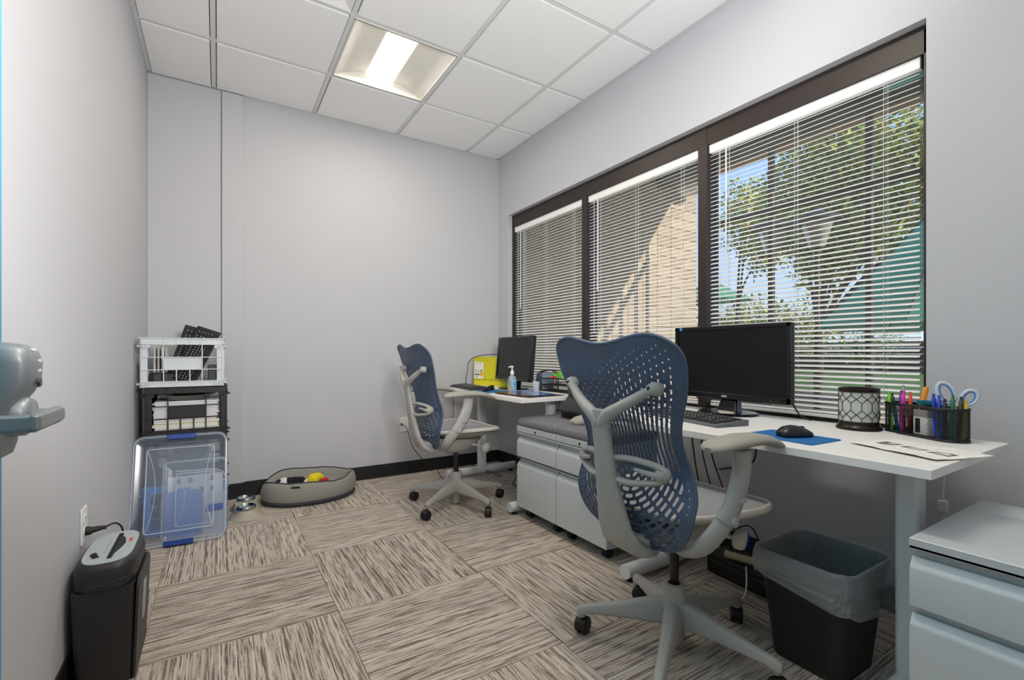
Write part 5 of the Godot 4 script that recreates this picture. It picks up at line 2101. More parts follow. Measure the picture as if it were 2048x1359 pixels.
func build_lids() -> void:
	M.lid_clear = clear(rgb(190, 210, 236), 0.10, 0.2)
	M.lid_rib = clear(rgb(226, 236, 248), 0.42, 0.3)
	M.latch = mat(rgb(22, 62, 142), 0.4)
	# large clear lid leaning on the crates
	var lean := deg_to_rad(-15.0)
	var o := thing("storage_lid", "large clear plastic bin lid with dark blue latches leaning on crates", "lid", V(-0.168, 0.004, 2.885), deg_to_rad(-3.0))
	var W := 0.405
	var H := 0.545
	var bs := Basis(Vector3.RIGHT, lean)
	var parts := lid_mesh(W, H, 0.045)
	var xf := Transform3D(bs, bs * Vector3(0, H / 2, 0) + Vector3(0, 0.006, 0))
	var a := part(o, "panel", parts[0], M.lid_clear)
	a.transform = xf
	var b := part(o, "ridges", parts[1], M.lid_rib)
	b.transform = xf
	for s in [-1.0, 1.0]:
		var g := G.new()
		g.box(Vector3(0, s * (H / 2 - 0.009), 0.004), Vector3(0.125, 0.026, 0.012), 0.003)
		g.box(Vector3(0, s * (H / 2 + 0.003), -0.010), Vector3(0.12, 0.006, 0.03), 0.002)
		var l := part(o, "latch", g, M.latch, "dark blue latch")
		l.transform = xf
	# smaller clear lid, blue lid, small clear box and a paper bag behind it
	o = thing("storage_lid", "smaller clear plastic lid standing behind the large latched lid", "lid", V(-0.105, 0.004, 2.945), deg_to_rad(-3.0))
	parts = lid_mesh(0.285, 0.40, 0.03)
	bs = Basis(Vector3.RIGHT, deg_to_rad(-14.0))
	xf = Transform3D(bs, bs * Vector3(0, 0.20, 0) + Vector3(0, 0.004, 0))
	part(o, "panel", parts[0], M.lid_clear).transform = xf
	part(o, "ridges", parts[1], M.lid_rib).transform = xf
	o = thing("blue_bin_lid", "solid blue plastic lid seen through the clear lids", "lid", V(-0.155, 0.004, 2.99), deg_to_rad(-3.0))
	var g := G.new()
	bs = Basis(Vector3.RIGHT, deg_to_rad(-12.0))
	g.extrude(rrect(0.165, 0.235, 0.03), 0.014, Transform3D(bs, bs * Vector3(0, 0.1185, -0.014) + Vector3(0, 0.0035, 0)), 0.003)
	g.extrude(rrect(0.135, 0.205, 0.02), 0.004, Transform3D(bs, bs * Vector3(0, 0.1185, -0.001) + Vector3(0, 0.0035, 0)), 0.001)
	g.box(bs * Vector3(0, 0.24, -0.006) + Vector3(0, 0.0035, 0), Vector3(0.05, 0.018, 0.012), 0.003, bs)
	part(o, "panel", g, mat(rgb(30, 104, 196), 0.4))
	o = thing("small_clear_box", "small clear plastic box with a blue latch behind the clear lids", "box", V(-0.015, 0.0, 3.005))
	g = G.new()
	var rings := []
	for s in [[0.0, 0.9], [0.004, 0.94], [0.20, 1.0], [0.205, 1.04], [0.212, 1.04]]:
		rings.append(ring3(rrect(0.115 * s[1], 0.06 * s[1], 0.014, 4), s[0]))
	g.loft(rings)
	part(o, "body", g, clear(rgb(206, 214, 230), 0.35, 0.3))
	g = G.new()
	g.box(Vector3(0, 0.145, 0.034), Vector3(0.075, 0.036, 0.008), 0.004)
	part(o, "latch", g, mat(rgb(40, 70, 170), 0.4))
	o = thing("paper_bag", "folded white paper bag printed with dark squares behind the clear lids", "bag", V(-0.10, 0.0, 3.062))
	g = G.new()
	g.box(Vector3(0, 0.155, 0), Vector3(0.25, 0.31, 0.012), 0.003)
	part(o, "sheet", g, mat(rgb(214, 216, 224), 0.7))
	g = G.new()
	for i in 4:
		for j in 2:
			if (i + j) % 3 != 2:
				g.box(Vector3(-0.075 + i * 0.05, 0.285 - j * 0.055, 0.0065), Vector3(0.02, 0.026, 0.001), 0.0)
	part(o, "print", g, mat(rgb(70, 84, 120), 0.7))
	g = G.new()
	for k in 2:
		g.tube(curve([Vector3(-0.09, 0.325 + k * 0.016, 0.008), Vector3(0.0, 0.322 + k * 0.014, 0.012), Vector3(0.08, 0.318 + k * 0.014, 0.010), Vector3(0.125, 0.30 + k * 0.01, 0.006), Vector3(0.135, 0.275, 0.004), Vector3(0.115, 0.258, 0.006)], 5), Vector2(0.002, 0.008), 6, Vector3.BACK)
	part(o, "handle_strap", g, mat(rgb(240, 236, 238), 0.6))

func build_shredder() -> void:
	M.shred = bumpy(mat(rgb(42, 42, 44), 0.45), noise_tex(256, 0.3, 44, 1), 0.008, 10.0)
	M.shred_top = mat(rgb(176, 187, 188), 0.4)
	var o := thing("paper_shredder", "black paper shredder with a pale grey top beside the wall outlet", "shredder", V(-0.281, 0, 1.915))
	var g := G.new()
	# bin: tapered towards the floor
	var rings := []
	for s in [[0.0, 0.124, 0.272], [0.004, 0.128, 0.276], [0.16, 0.136, 0.286], [0.275, 0.142, 0.294], [0.287, 0.143, 0.295]]:
		rings.append(ring3(rrect(s[1], s[2], 0.014, 3), s[0]))
	g.loft(rings)
	part(o, "bin", g, M.shred)
	# head with a swelling plan
	g = G.new()
	rings = []
	for s in [[0.2885, -0.002], [0.291, 0.0], [0.325, 0.0005], [0.345, -0.002], [0.355, -0.008], [0.360, -0.016]]:
		var r := PackedVector3Array()
		for i in 48:
			var an := TAU * i / 48.0
			var x: float = signf(cos(an)) * pow(absf(cos(an)), 0.5) * (0.074 + s[1])
			var z: float = signf(sin(an)) * pow(absf(sin(an)), 0.42) * (0.146 + s[1])
			z += signf(z) * 0.010 * (1.0 - pow(x / 0.08, 2.0))
			r.append(Vector3(x, s[0], z))
		rings.append(r)
	g.loft(rings)
	part(o, "head", g, M.shred)
	g = G.new()
	var pl := PackedVector2Array()
	for i in 48:
		var an := TAU * i / 48.0
		var x: float = signf(cos(an)) * pow(absf(cos(an)), 0.6) * 0.060
		var z: float = signf(sin(an)) * pow(absf(sin(an)), 0.5) * 0.132
		z += signf(z) * 0.010 * (1.0 - pow(x / 0.07, 2.0))
		pl.append(Vector2(x, -z))
	g.extrude(pl, 0.0035, flat(Vector3(0, 0.3595, 0)), 0.001)
	part(o, "top_plate", g, M.shred_top, "pale grey-green top plate")
	# feed slot
	g = G.new()
	var sp := PackedVector2Array([Vector2(0.0, -0.112), Vector2(0.012, -0.112), Vector2(0.014, -0.075), Vector2(0.024, -0.03), Vector2(0.030, 0.01), Vector2(0.024, 0.06), Vector2(0.014, 0.085), Vector2(0.012, 0.115), Vector2(0.0, 0.115)])
	g.extrude(sp, 0.0015, flat(Vector3(0.002, 0.3625, 0)), 0.0004)
	part(o, "slot_surround", g, M.black)
	g = G.new()
	g.box(Vector3(0.008, 0.3636, 0), Vector3(0.0035, 0.0012, 0.215), 0.0)
	part(o, "feed_slot", g, mat(rgb(6, 6, 6), 0.9))
	g = G.new()
	g.box(Vector3(-0.030, 0.3645, 0.075), Vector3(0.016, 0.004, 0.036), 0.0018, Basis(Vector3.UP, 0.35))
	g.box(Vector3(-0.031, 0.368, 0.07), Vector3(0.012, 0.006, 0.014), 0.0018, Basis(Vector3.UP, 0.35))
	part(o, "switch", g, M.black)
	g = G.new()
	for i in 7:
		g.box(Vector3(-0.010, 0.3631, 0.055 - i * 0.017), Vector3(0.007, 0.0006, 0.006), 0.0)
	part(o, "symbols", g, mat(rgb(140, 150, 152), 0.5))
	g = G.new()
	g.box(Vector3(0.042, 0.3631, -0.035), Vector3(0.008, 0.0006, 0.036), 0.0)
	part(o, "logo", g, mat(rgb(200, 70, 80), 0.5))
	# pull out front with window on the room side
	g = G.new()
	var fp := PackedVector2Array([Vector2(-0.136, 0.0), Vector2(0.128, 0.0), Vector2(0.136, 0.255), Vector2(0.122, 0.275), Vector2(0.09, 0.292), Vector2(-0.12, 0.292), Vector2(-0.14, 0.27)])
	g.extrude(fp, 0.008, Transform3D(Basis(Vector3(0, 0, -1), Vector3.UP, Vector3(1, 0, 0)) * Basis(Vector3.RIGHT, 0.04), Vector3(0.064, 0.004, 0)), 0.002)
	var fpn := part(o, "bin_front", g, M.shred)
	g = G.new()
	g.extrude(PackedVector2Array([Vector2(-0.05, 0.13), Vector2(0.02, 0.11), Vector2(0.03, 0.235), Vector2(-0.05, 0.25)]), 0.002, Transform3D(Basis(Vector3(0, 0, -1), Vector3.UP, Vector3(1, 0, 0)) * Basis(Vector3.RIGHT, 0.04), Vector3(0.072, 0.004, 0)), 0.0006)
	part(fpn, "window", g, mat(rgb(150, 156, 172), 0.25))
	g = G.new()
	# handle groove highlight ridge on the narrow side
	g.tube(curve([Vector3(-0.055, 0.298, 0.146), Vector3(-0.01, 0.299, 0.155), Vector3(0.055, 0.312, 0.151)], 6), Vector2(0.002, 0.004), 6)
	part(o, "grip_ridge", g, M.shred)
	var shr := o
	# outlet and plug
	var ot := outlet("wall_outlet", "white wall outlet with the shredder plug on the side wall", V(XL, 0.415, 2.007), 0.0)
	for y in [-0.02, 0.02]:
		g = G.new()
		g.lathe([Vector2(0, 0), Vector2(0.017, 0), Vector2(0.0165, 0.002), Vector2(0, 0.002)], Vector3(0.0055, y, 0), Vector3.RIGHT, 20)
		var sk := part(ot, "socket", g, M.white_plastic)
		if y > 0:
			g = G.new()
			for z in [-0.006, 0.006]:
				g.box(Vector3(0.0077, y + 0.003, z), Vector3(0.0006, 0.008, 0.002), 0.0)
			part(sk, "slots", g, M.black)
	var off := V(XL + 0.008, 0.395, 2.007) - shr.position
	g = G.new()
	g.tube(curve([Vector3(0.048, 0.004, 0), Vector3(0.07, 0.004, -0.03), Vector3(0.085, -0.03, -0.055), Vector3(0.08, -0.10, -0.07), Vector3(0.07, -0.25, -0.06), Vector3(0.06, -0.36, 0.0)], 6), 0.003, 8)
	var pc := part(shr, "power_cord", g, M.cable)
	pc.position = off
	g = G.new()
	g.tube([Vector3(0, 0, 0), Vector3(0.012, 0, 0), Vector3(0.016, 0.001, 0), Vector3(0.034, 0.003, 0), Vector3(0.05, 0.004, 0)], [0.014, 0.013, 0.010, 0.008, 0.004], 14, Vector3.UP, false)
	for i in 4:
		g.lathe([Vector2(0.003, 0), Vector2(0.0065, 0), Vector2(0.0065, 0.0025), Vector2(0.003, 0.0025)], Vector3(0.036 + i * 0.004, 0.003, 0), Vector3.RIGHT, 10)
	part(pc, "plug", g, M.cable)

func build_bowls_and_bed() -> void:
	# double bowl stand
	M.tan_plastic = mat(rgb(176, 171, 154), 0.5)
	M.steel = mat(rgb(190, 192, 196), 0.16, 1.0)
	var o := thing("pet_bowl_stand", "beige double pet bowl stand beside the dog bed", "pet bowl", V(0.146, 0, 3.293), deg_to_rad(88))
	var g := G.new()
	var rings := []
	for s in [[0.0, 1.0], [0.004, 1.0], [0.010, 0.93], [0.022, 0.84], [0.036, 0.78], [0.045, 0.75], [0.047, 0.72]]:
		var r := PackedVector3Array()
		for i in 80:
			var an := TAU * i / 80.0
			# two round tops melted together, with pointed feet at the four corners low down
			var cx := cos(an)
			var cz := sin(an)
			var low: float = 1.0 - clampf(s[0] / 0.030, 0, 1)
			var bx := cx * 0.188
			var bz := signf(cz) * pow(absf(cz), 0.7) * 0.088
			var waist := 1.0 - 0.16 * exp(-pow(bx / 0.03, 2.0)) - 0.10 * low * exp(-pow(bx / 0.05, 2.0))
			var feet := 1.0 + 0.22 * low * pow(absf(sin(2.0 * an)), 2.0)
			r.append(Vector3(bx * s[1] * (1.0 + 0.05 * low * pow(absf(sin(2.0 * an)), 2.0)), s[0], bz * waist * s[1] * feet))
		rings.append(r)
	g.grid(rings, true, false, 2)
	g.fan(rings[-1], Vector3.UP)
	part(o, "stand", g, M.tan_plastic)
	for s in [-1.0, 1.0]:
		g = G.new()
		# rim roll and dished floor
		g.lathe([Vector2(0.050, 0.046), Vector2(0.0525, 0.058), Vector2(0.0515, 0.0625), Vector2(0.049, 0.064), Vector2(0.047, 0.062)], Vector3(0.094 * s, 0, 0), Vector3.UP, 36)
		var rows := []
		for p in [[0.047, 0.062], [0.043, 0.056], [0.037, 0.0505], [0.025, 0.0485], [0.0008, 0.0482]]:
			var r := PackedVector3Array()
			for i in 36:
				r.append(Vector3(0.094 * s + cos(TAU * i / 36.0) * p[0], p[1], sin(TAU * i / 36.0) * p[0]))
			rows.append(r)
		g.grid(rows, true, false, 0)
		part(o, "steel_bowl", g, M.steel)
	# dog bed
	M.bed = bumpy(mat(rgb(146, 145, 138), 0.9), noise_tex(256, 0.25, 61, 2), 0.05, 9.0)
	M.bed.rim_enabled = true
	M.bed.rim = 0.3
	M.bed_under = mat(rgb(58, 61, 68), 0.8)
	M.piping = mat(rgb(62, 66, 72), 0.8)
	o = thing("dog_bed", "oval grey fabric dog bed with dark piping against the back wall", "pet bed", V(0.525, 0, 3.395), deg_to_rad(3))
	var A := 0.298
	var B := 0.212
	g = G.new()
	rings = []
	var na := 72
	var prof := [[0.90, 0.004], [0.965, 0.012], [0.985, 0.022], [0.965, 0.030], [0.94, 0.034]]
	for s in prof:
		var r := PackedVector3Array()
		for i in na:
			var an := TAU * i / na
			r.append(Vector3(cos(an) * A * s[0], s[1], sin(an) * B * s[0]))
		rings.append(r)
	g.loft(rings)
	part(o, "underside", g, M.bed_under)
	g = G.new()
	rings = []
	var crest := []
	# bolster section round the oval, with puckers
	for s in [[0.95, 0.030], [0.985, 0.042], [1.0, 0.068], [0.99, 0.100], [0.955, 0.128], [0.90, 0.145], [0.85, 0.142], [0.80, 0.118], [0.755, 0.085], [0.70, 0.062], [0.60, 0.052], [0.4, 0.050], [0.2, 0.050], [0.02, 0.050]]:
		var r := PackedVector3Array()
		for i in na:
			var an := TAU * i / na
			var puck := 0.010 * sin(an * 9.0 + 0.6) * exp(-pow((s[0] - 0.84) / 0.09, 2.0))
			var wave := 0.010 * sin(an * 3.0 + 1.0) + 0.012 * clampf(-sin(an) * 1.0, 0, 1) + 0.006 * sin(an * 5.0)
			var y: float = s[1] + (wave if s[1] > 0.09 else wave * maxf(0.0, (s[1] - 0.05) / 0.05) * 0.8) - absf(puck) * 0.4
			var k: float = s[0] + puck * 0.8
			r.append(Vector3(cos(an) * A * k, y, sin(an) * B * k))
		rings.append(r)
	g.grid(rings, true, false, 2)
	part(o, "bolster", g, M.bed)
	g = G.new()
	var lp := []
	for i in na + 1:
		var q: Vector3 = rings[5][i % na]
		lp.append(q + Vector3(0, 0.003, 0))
	g.tube(lp, 0.0032, 6)
	part(o, "piping", g, M.piping)
	g = G.new()
	g.box(Vector3(-0.125, 0.128, 0.187), Vector3(0.05, 0.012, 0.003), 0.001, Basis(Vector3.UP, -0.4))
	part(o, "brand_tag", g, M.black)
	# plush toys
	M.plush_w = bumpy(mat(rgb(226, 226, 228), 0.95), noise_tex(256, 0.12, 62, 3), 0.25, 10.0)
	M.plush_b = bumpy(mat(rgb(24, 24, 26), 0.95), noise_tex(256, 0.12, 63, 3), 0.25, 10.0)
	M.plush_y = bumpy(mat(rgb(236, 214, 36), 0.95), noise_tex(256, 0.12, 64, 3), 0.2, 10.0)
	o = thing("plush_toy", "black and white striped plush toy lying in the dog bed", "toy", V(0.375, 0.055, 3.42))
	g = G.new()
	g.tube(curve([Vector3(-0.025, 0.055, 0.02), Vector3(0.0, 0.060, 0.01), Vector3(0.05, 0.055, 0.0), Vector3(0.11, 0.045, 0.005)], 5), [0.030, 0.033, 0.035, 0.036, 0.036, 0.035, 0.034, 0.032, 0.031, 0.03, 0.028, 0.026, 0.024, 0.022, 0.02, 0.018], 14, Vector3.UP, true)
	part(o, "body", g, M.plush_w)
	for x in [[-0.035, 0.03, 0.026], [0.012, 0.036, 0.012], [0.05, 0.033, 0.016], [0.085, 0.028, 0.014]]:
		g = G.new()
		g.tube([Vector3(x[0], 0.058, 0.012 - x[0] * 0.1), Vector3(x[0] + x[2], 0.057, 0.008 - x[0] * 0.1)], [x[1], x[1] * 0.97], 14, Vector3.UP, true)
		part(o, "stripe", g, M.plush_b, "black plush stripe")
	o = thing("plush_chicken", "yellow plush bird toy with a red tail in the dog bed", "toy", V(0.545, 0.052, 3.405))
	g = G.new()
	g.tube(curve([Vector3(-0.035, 0.045, 0), Vector3(0.0, 0.060, 0), Vector3(0.03, 0.075, 0.0), Vector3(0.05, 0.072, 0)], 4), [0.018, 0.026, 0.034, 0.040, 0.042, 0.041, 0.038, 0.034, 0.03, 0.028, 0.025, 0.022, 0.018], 14, Vector3.UP, true)
	part(o, "body", g, M.plush_y)
	g = G.new()
	g.tube([Vector3(0.05, 0.05, 0.0), Vector3(0.085, 0.047, 0.0)], [0.018, 0.014], 10, Vector3.UP, true)
	part(o, "tail", g, mat(rgb(196, 30, 44), 0.9))
	g = G.new()
	g.tube([Vector3(-0.05, 0.055, 0.0), Vector3(-0.03, 0.062, 0)], [0.012, 0.015], 10, Vector3.UP, true)
	part(o, "head_tuft", g, M.plush_w)
	# outlet on the back wall with a green plug
	var ot := outlet("data_outlet", "white wall plate with a green network plug on the back wall", V(1.262, 0.397, DB), -PI / 2)
	g = G.new()
	g.cyl(Vector3(0.005, 0.005, 0.026), Vector3(0.024, 0.005, 0.026), 0.0095, -1, 16)
	part(ot, "green_plug", g, mat(rgb(20, 120, 72), 0.5))
	g = G.new()
	for y in [-0.042, 0.042]:
		g.cyl(Vector3(0.005, y, 0), Vector3(0.0068, y, 0), 0.0028, -1, 10, 0.0004)
	part(ot, "screw", g, M.satin)

func build_trash() -> void:
	M.bin_black = bumpy(mat(rgb(34, 32, 31), 0.5), noise_tex(256, 0.25, 81, 2), 0.01, 10.0)
	M.bag = clear(rgb(226, 232, 238), 0.3, 0.2)
	var c := V(1.632, 0, 0.748)
	var o := thing("waste_bin", "black plastic waste bin holding a clear liner bag", "bin", c)
	var W := 0.305
	var D := 0.285
	var H := 0.335
	var g := G.new()
	var rings := []
	for s in [[0.006, 0.05], [0.0, 0.70], [0.004, 0.74], [0.12, 0.82], [0.25, 0.92], [0.318, 0.97], [0.32, 1.0], [0.335, 1.01], [0.335, 0.985], [0.318, 0.955], [0.20, 0.865], [0.01, 0.70], [0.008, 0.05]]:
		rings.append(ring3(rrect(W * s[1], D * s[1], 0.055 * s[1], 6), s[0]))
	g.grid(rings, true, false, 0)
	# face outwards on the outside, inwards on the inside: keep the winding of the profile
	part(o, "bucket", g, M.bin_black)
	# liner: up from inside, over the rim, hanging down outside
	o = thing("bin_liner", "crinkled clear plastic liner folded over the rim of the black bin", "bag", c)
	g = G.new()
	var f := FastNoiseLite.new()
	f.seed = 4
	f.frequency = 1.0
	f.fractal_octaves = 4
	rings = []
	var na := 160
	var steps := []
	for i in 12:
		steps.append([lerpf(0.06, H - 0.006, i / 11.0), lerpf(0.66, 0.935, i / 11.0), 0])
	steps.append([H + 0.004, 0.972, 1])
	steps.append([H + 0.008, 1.0, 1])
	steps.append([H + 0.004, 1.035, 1])
	for i in range(1, 19):
		steps.append([i / 18.0, 1.045, 2])
	var rr := rrect(1, 1, 0.17, 40)
	for s in steps:
		var r := PackedVector3Array()
		for i in na:
			var q: Vector2 = rr[i * rr.size() / na]
			var an := atan2(q.y, q.x)
			var y: float = s[0]
			var k: float = s[1]
			var n1 := f.get_noise_3d(q.x * 9.0, q.y * 9.0, (y if s[2] != 2 else 1.0 + y * 0.3) * 3.0)
			var n2 := f.get_noise_3d(q.x * 24.0 + 7.0, q.y * 24.0, (y if s[2] != 2 else y * 0.5) * 12.0)
			if s[2] == 0:
				k += n1 * 0.05 * (1.0 - y / H) - absf(n2) * 0.03
			elif s[2] == 1:
				k += n2 * 0.006
				y += n1 * 0.003
			else:
				# drop: short on the chair side, long towards the near corner (+z, +x)
				var drop := 0.115 + 0.055 * clampf(q.x + q.y * 0.9, -0.7, 1.0) + 0.012 * f.get_noise_2d(q.x * 4.0, q.y * 4.0)
				var t: float = s[0]
				y = H + 0.002 - drop * t
				k = 1.045 + 0.045 * sin(t * PI * 0.8) + n1 * 0.05 * t + n2 * 0.035 * sqrt(t) - 0.02 * t
			r.append(Vector3(q.x * W * k, y, q.y * D * k))
		rings.append(r)
	g.grid(rings, true, false, 2)
	part(o, "film", g, M.bag)

func build_floor_clutter() -> void:
	# things under the near desk
	var o := thing("power_bar_box", "low black cable box on the floor beneath the near desk", "cable box", V(1.905, 0, 1.10), deg_to_rad(-4))
	var g := G.new()
	g.box(Vector3(0, 0.045, 0), Vector3(0.16, 0.09, 0.42), 0.008)
	part(o, "body", g, M.black)
	g = G.new()
	g.box(Vector3(-0.0805, 0.06, 0), Vector3(0.002, 0.006, 0.38), 0.0)
	part(o, "groove", g, M.dark_grey)
	M.beige = mat(rgb(186, 178, 152), 0.5)
	o = thing("clip_fan", "beige clip-on fan lying across the black cable box", "fan", V(1.865, 0.092, 1.06), deg_to_rad(-78))
	g = G.new()
	g.tube(curve([Vector3(-0.16, 0.022, 0.0), Vector3(0.0, 0.022, -0.005), Vector3(0.13, 0.030, 0.0), Vector3(0.165, 0.045, 0.0)], 5), Vector2(0.011, 0.016), 12)
	part(o, "arm", g, M.beige)
	g = G.new()
	g.lathe([Vector2(0, -0.028), Vector2(0.03, -0.028), Vector2(0.05, -0.018), Vector2(0.056, 0.0), Vector2(0.05, 0.018), Vector2(0.02, 0.026), Vector2(0, 0.026)], Vector3(0.19, 0.058, 0), Vector3(1, 0.1, 0.3), 30)
	part(o, "fan_head", g, M.beige)
	g = G.new()
	for k in 9:
		var rr := 0.012 + 0.005 * k
		var lp := []
		var ax := Vector3(1, 0.1, 0.3).normalized()
		var u := ax.cross(Vector3.UP).normalized()
		var w := u.cross(ax)
		for i in 21:
			var a := TAU * i / 20.0
			lp.append(Vector3(0.19, 0.058, 0) - ax * (0.0295 - 0.012 * pow(maxf(0.0, rr - 0.03) / 0.022, 2.0)) + (u * cos(a) + w * sin(a)) * rr)
		g.tube(lp, 0.0011, 5, ax)
	part(o, "grille", g, mat(rgb(150, 143, 122), 0.5))
	g = G.new()
	g.extrude(rrect(0.05, 0.05, 0.016), 0.012, Transform3D(Basis(), Vector3(0.055, 0.026, 0.015)), 0.003)
	g.box(Vector3(0.055, 0.012, 0.03), Vector3(0.016, 0.022, 0.006), 0.001)
	part(o, "clip", g, mat(rgb(176, 182, 184), 0.4))
	o = thing("display_adapter", "small white display adapter on a short lead lying on the carpet", "adapter", V(1.655, 0, 1.085), deg_to_rad(-10))
	g = G.new()
	g.box(Vector3(0, 0.009, 0), Vector3(0.045, 0.016, 0.04), 0.002)
	part(o, "block", g, M.white_plastic)
	g = G.new()
	g.box(Vector3(-0.0227, 0.009, 0.006), Vector3(0.0006, 0.005, 0.015), 0.0)
	part(o, "port", g, M.black)
	g = G.new()
	g.tube(curve([Vector3(0.02, 0.010, 0), Vector3(0.06, 0.014, 0.005), Vector3(0.10, 0.03, -0.01), Vector3(0.15, 0.06, -0.05), Vector3(0.17, 0.092, -0.07)], 6), 0.0035, 8)
	part(o, "lead", g, M.white_cable)
	# blue plugs with a nest of leads
	for k in 2:
		var at: Vector3 = [V(1.93, 0.125, 1.185), V(1.80, 0.475, 1.50)][k]
		o = thing("blue_plug", ["blue plug on a black lead above the cable box", "blue plug hanging below the desk behind the chair back"][k], "plug", at)
		g = G.new()
		g.tube([Vector3(0, 0, 0), Vector3(-0.005, 0.03, 0.004), Vector3(-0.004, 0.055, 0.006)], [0.012, 0.016, 0.014], 12, Vector3.RIGHT, true)
		part(o, "grip", g, mat(rgb(20, 66, 200), 0.4))
		g = G.new()
		if k == 0:
			g.tube(curve([Vector3(0, 0.0, 0), Vector3(0.012, -0.02, 0.03), Vector3(0.03, -0.026, 0.06), Vector3(0.05, 0.03, 0.03), Vector3(0.03, 0.09, 0.0), Vector3(0.0, 0.06, -0.05), Vector3(-0.03, -0.02, -0.05)], 6), 0.003, 8)
		else:
			g.tube(curve([Vector3(0, 0.05, 0), Vector3(0.01, 0.09, 0.01), Vector3(0.03, 0.15, 0.0), Vector3(0.06, 0.19, -0.02)], 6), 0.003, 8)
		part(o, "lead", g, M.cable)
	for k in 3:
		cable(["black lead hanging below the near desk behind the chair", "second black lead hanging below the near desk behind the chair", "slack black lead reaching from the near desk to the cable box"][k], [V(1.80 + k * 0.03, 0.668, 1.36 - k * 0.05), V(1.81 + k * 0.02, 0.55, 1.36 - k * 0.03), V(1.83, 0.35, 1.33 - k * 0.06), V(1.88, 0.16, 1.25 - k * 0.03), V(1.90, 0.095, 1.22 - k * 0.03)], 0.003, M.cable)
	# white inline lead at the window wall
	cable("white extension lead running down the wall past the near desk leg", [V(2.085, 0.665, 0.570), V(2.08, 0.60, 0.571), V(2.072, 0.52, 0.573), V(2.07, 0.45, 0.573), V(2.08, 0.30, 0.56), V(2.085, 0.10, 0.55), V(2.075, 0.006, 0.56)], 0.0045, M.white_cable)
	o = thing("inline_switch", "white inline switch on the lead by the near desk leg", "switch", V(2.068, 0.452, 0.573))
	g = G.new()
	g.box(Vector3.ZERO, Vector3(0.022, 0.040, 0.026), 0.004)
	part(o, "case", g, M.white_plastic)
	cable("white cord lying on the carpet between the bin and the desk leg", [V(1.72, 0.005, 0.585), V(1.76, 0.005, 0.56), V(1.84, 0.005, 0.57), V(1.95, 0.005, 0.60)], 0.004, M.white_cable)
	cable("tangle of black cable behind the far pedestal", [V(2.03, 0.01, 3.15), V(1.95, 0.02, 3.05), V(1.86, 0.012, 2.95), V(1.78, 0.03, 2.82), V(1.85, 0.02, 2.70), V(1.95, 0.05, 2.72), V(1.98, 0.02, 2.85), V(1.88, 0.006, 2.80), V(1.75, 0.006, 2.62), V(1.80, 0.006, 2.48)], 0.0035, M.cable)

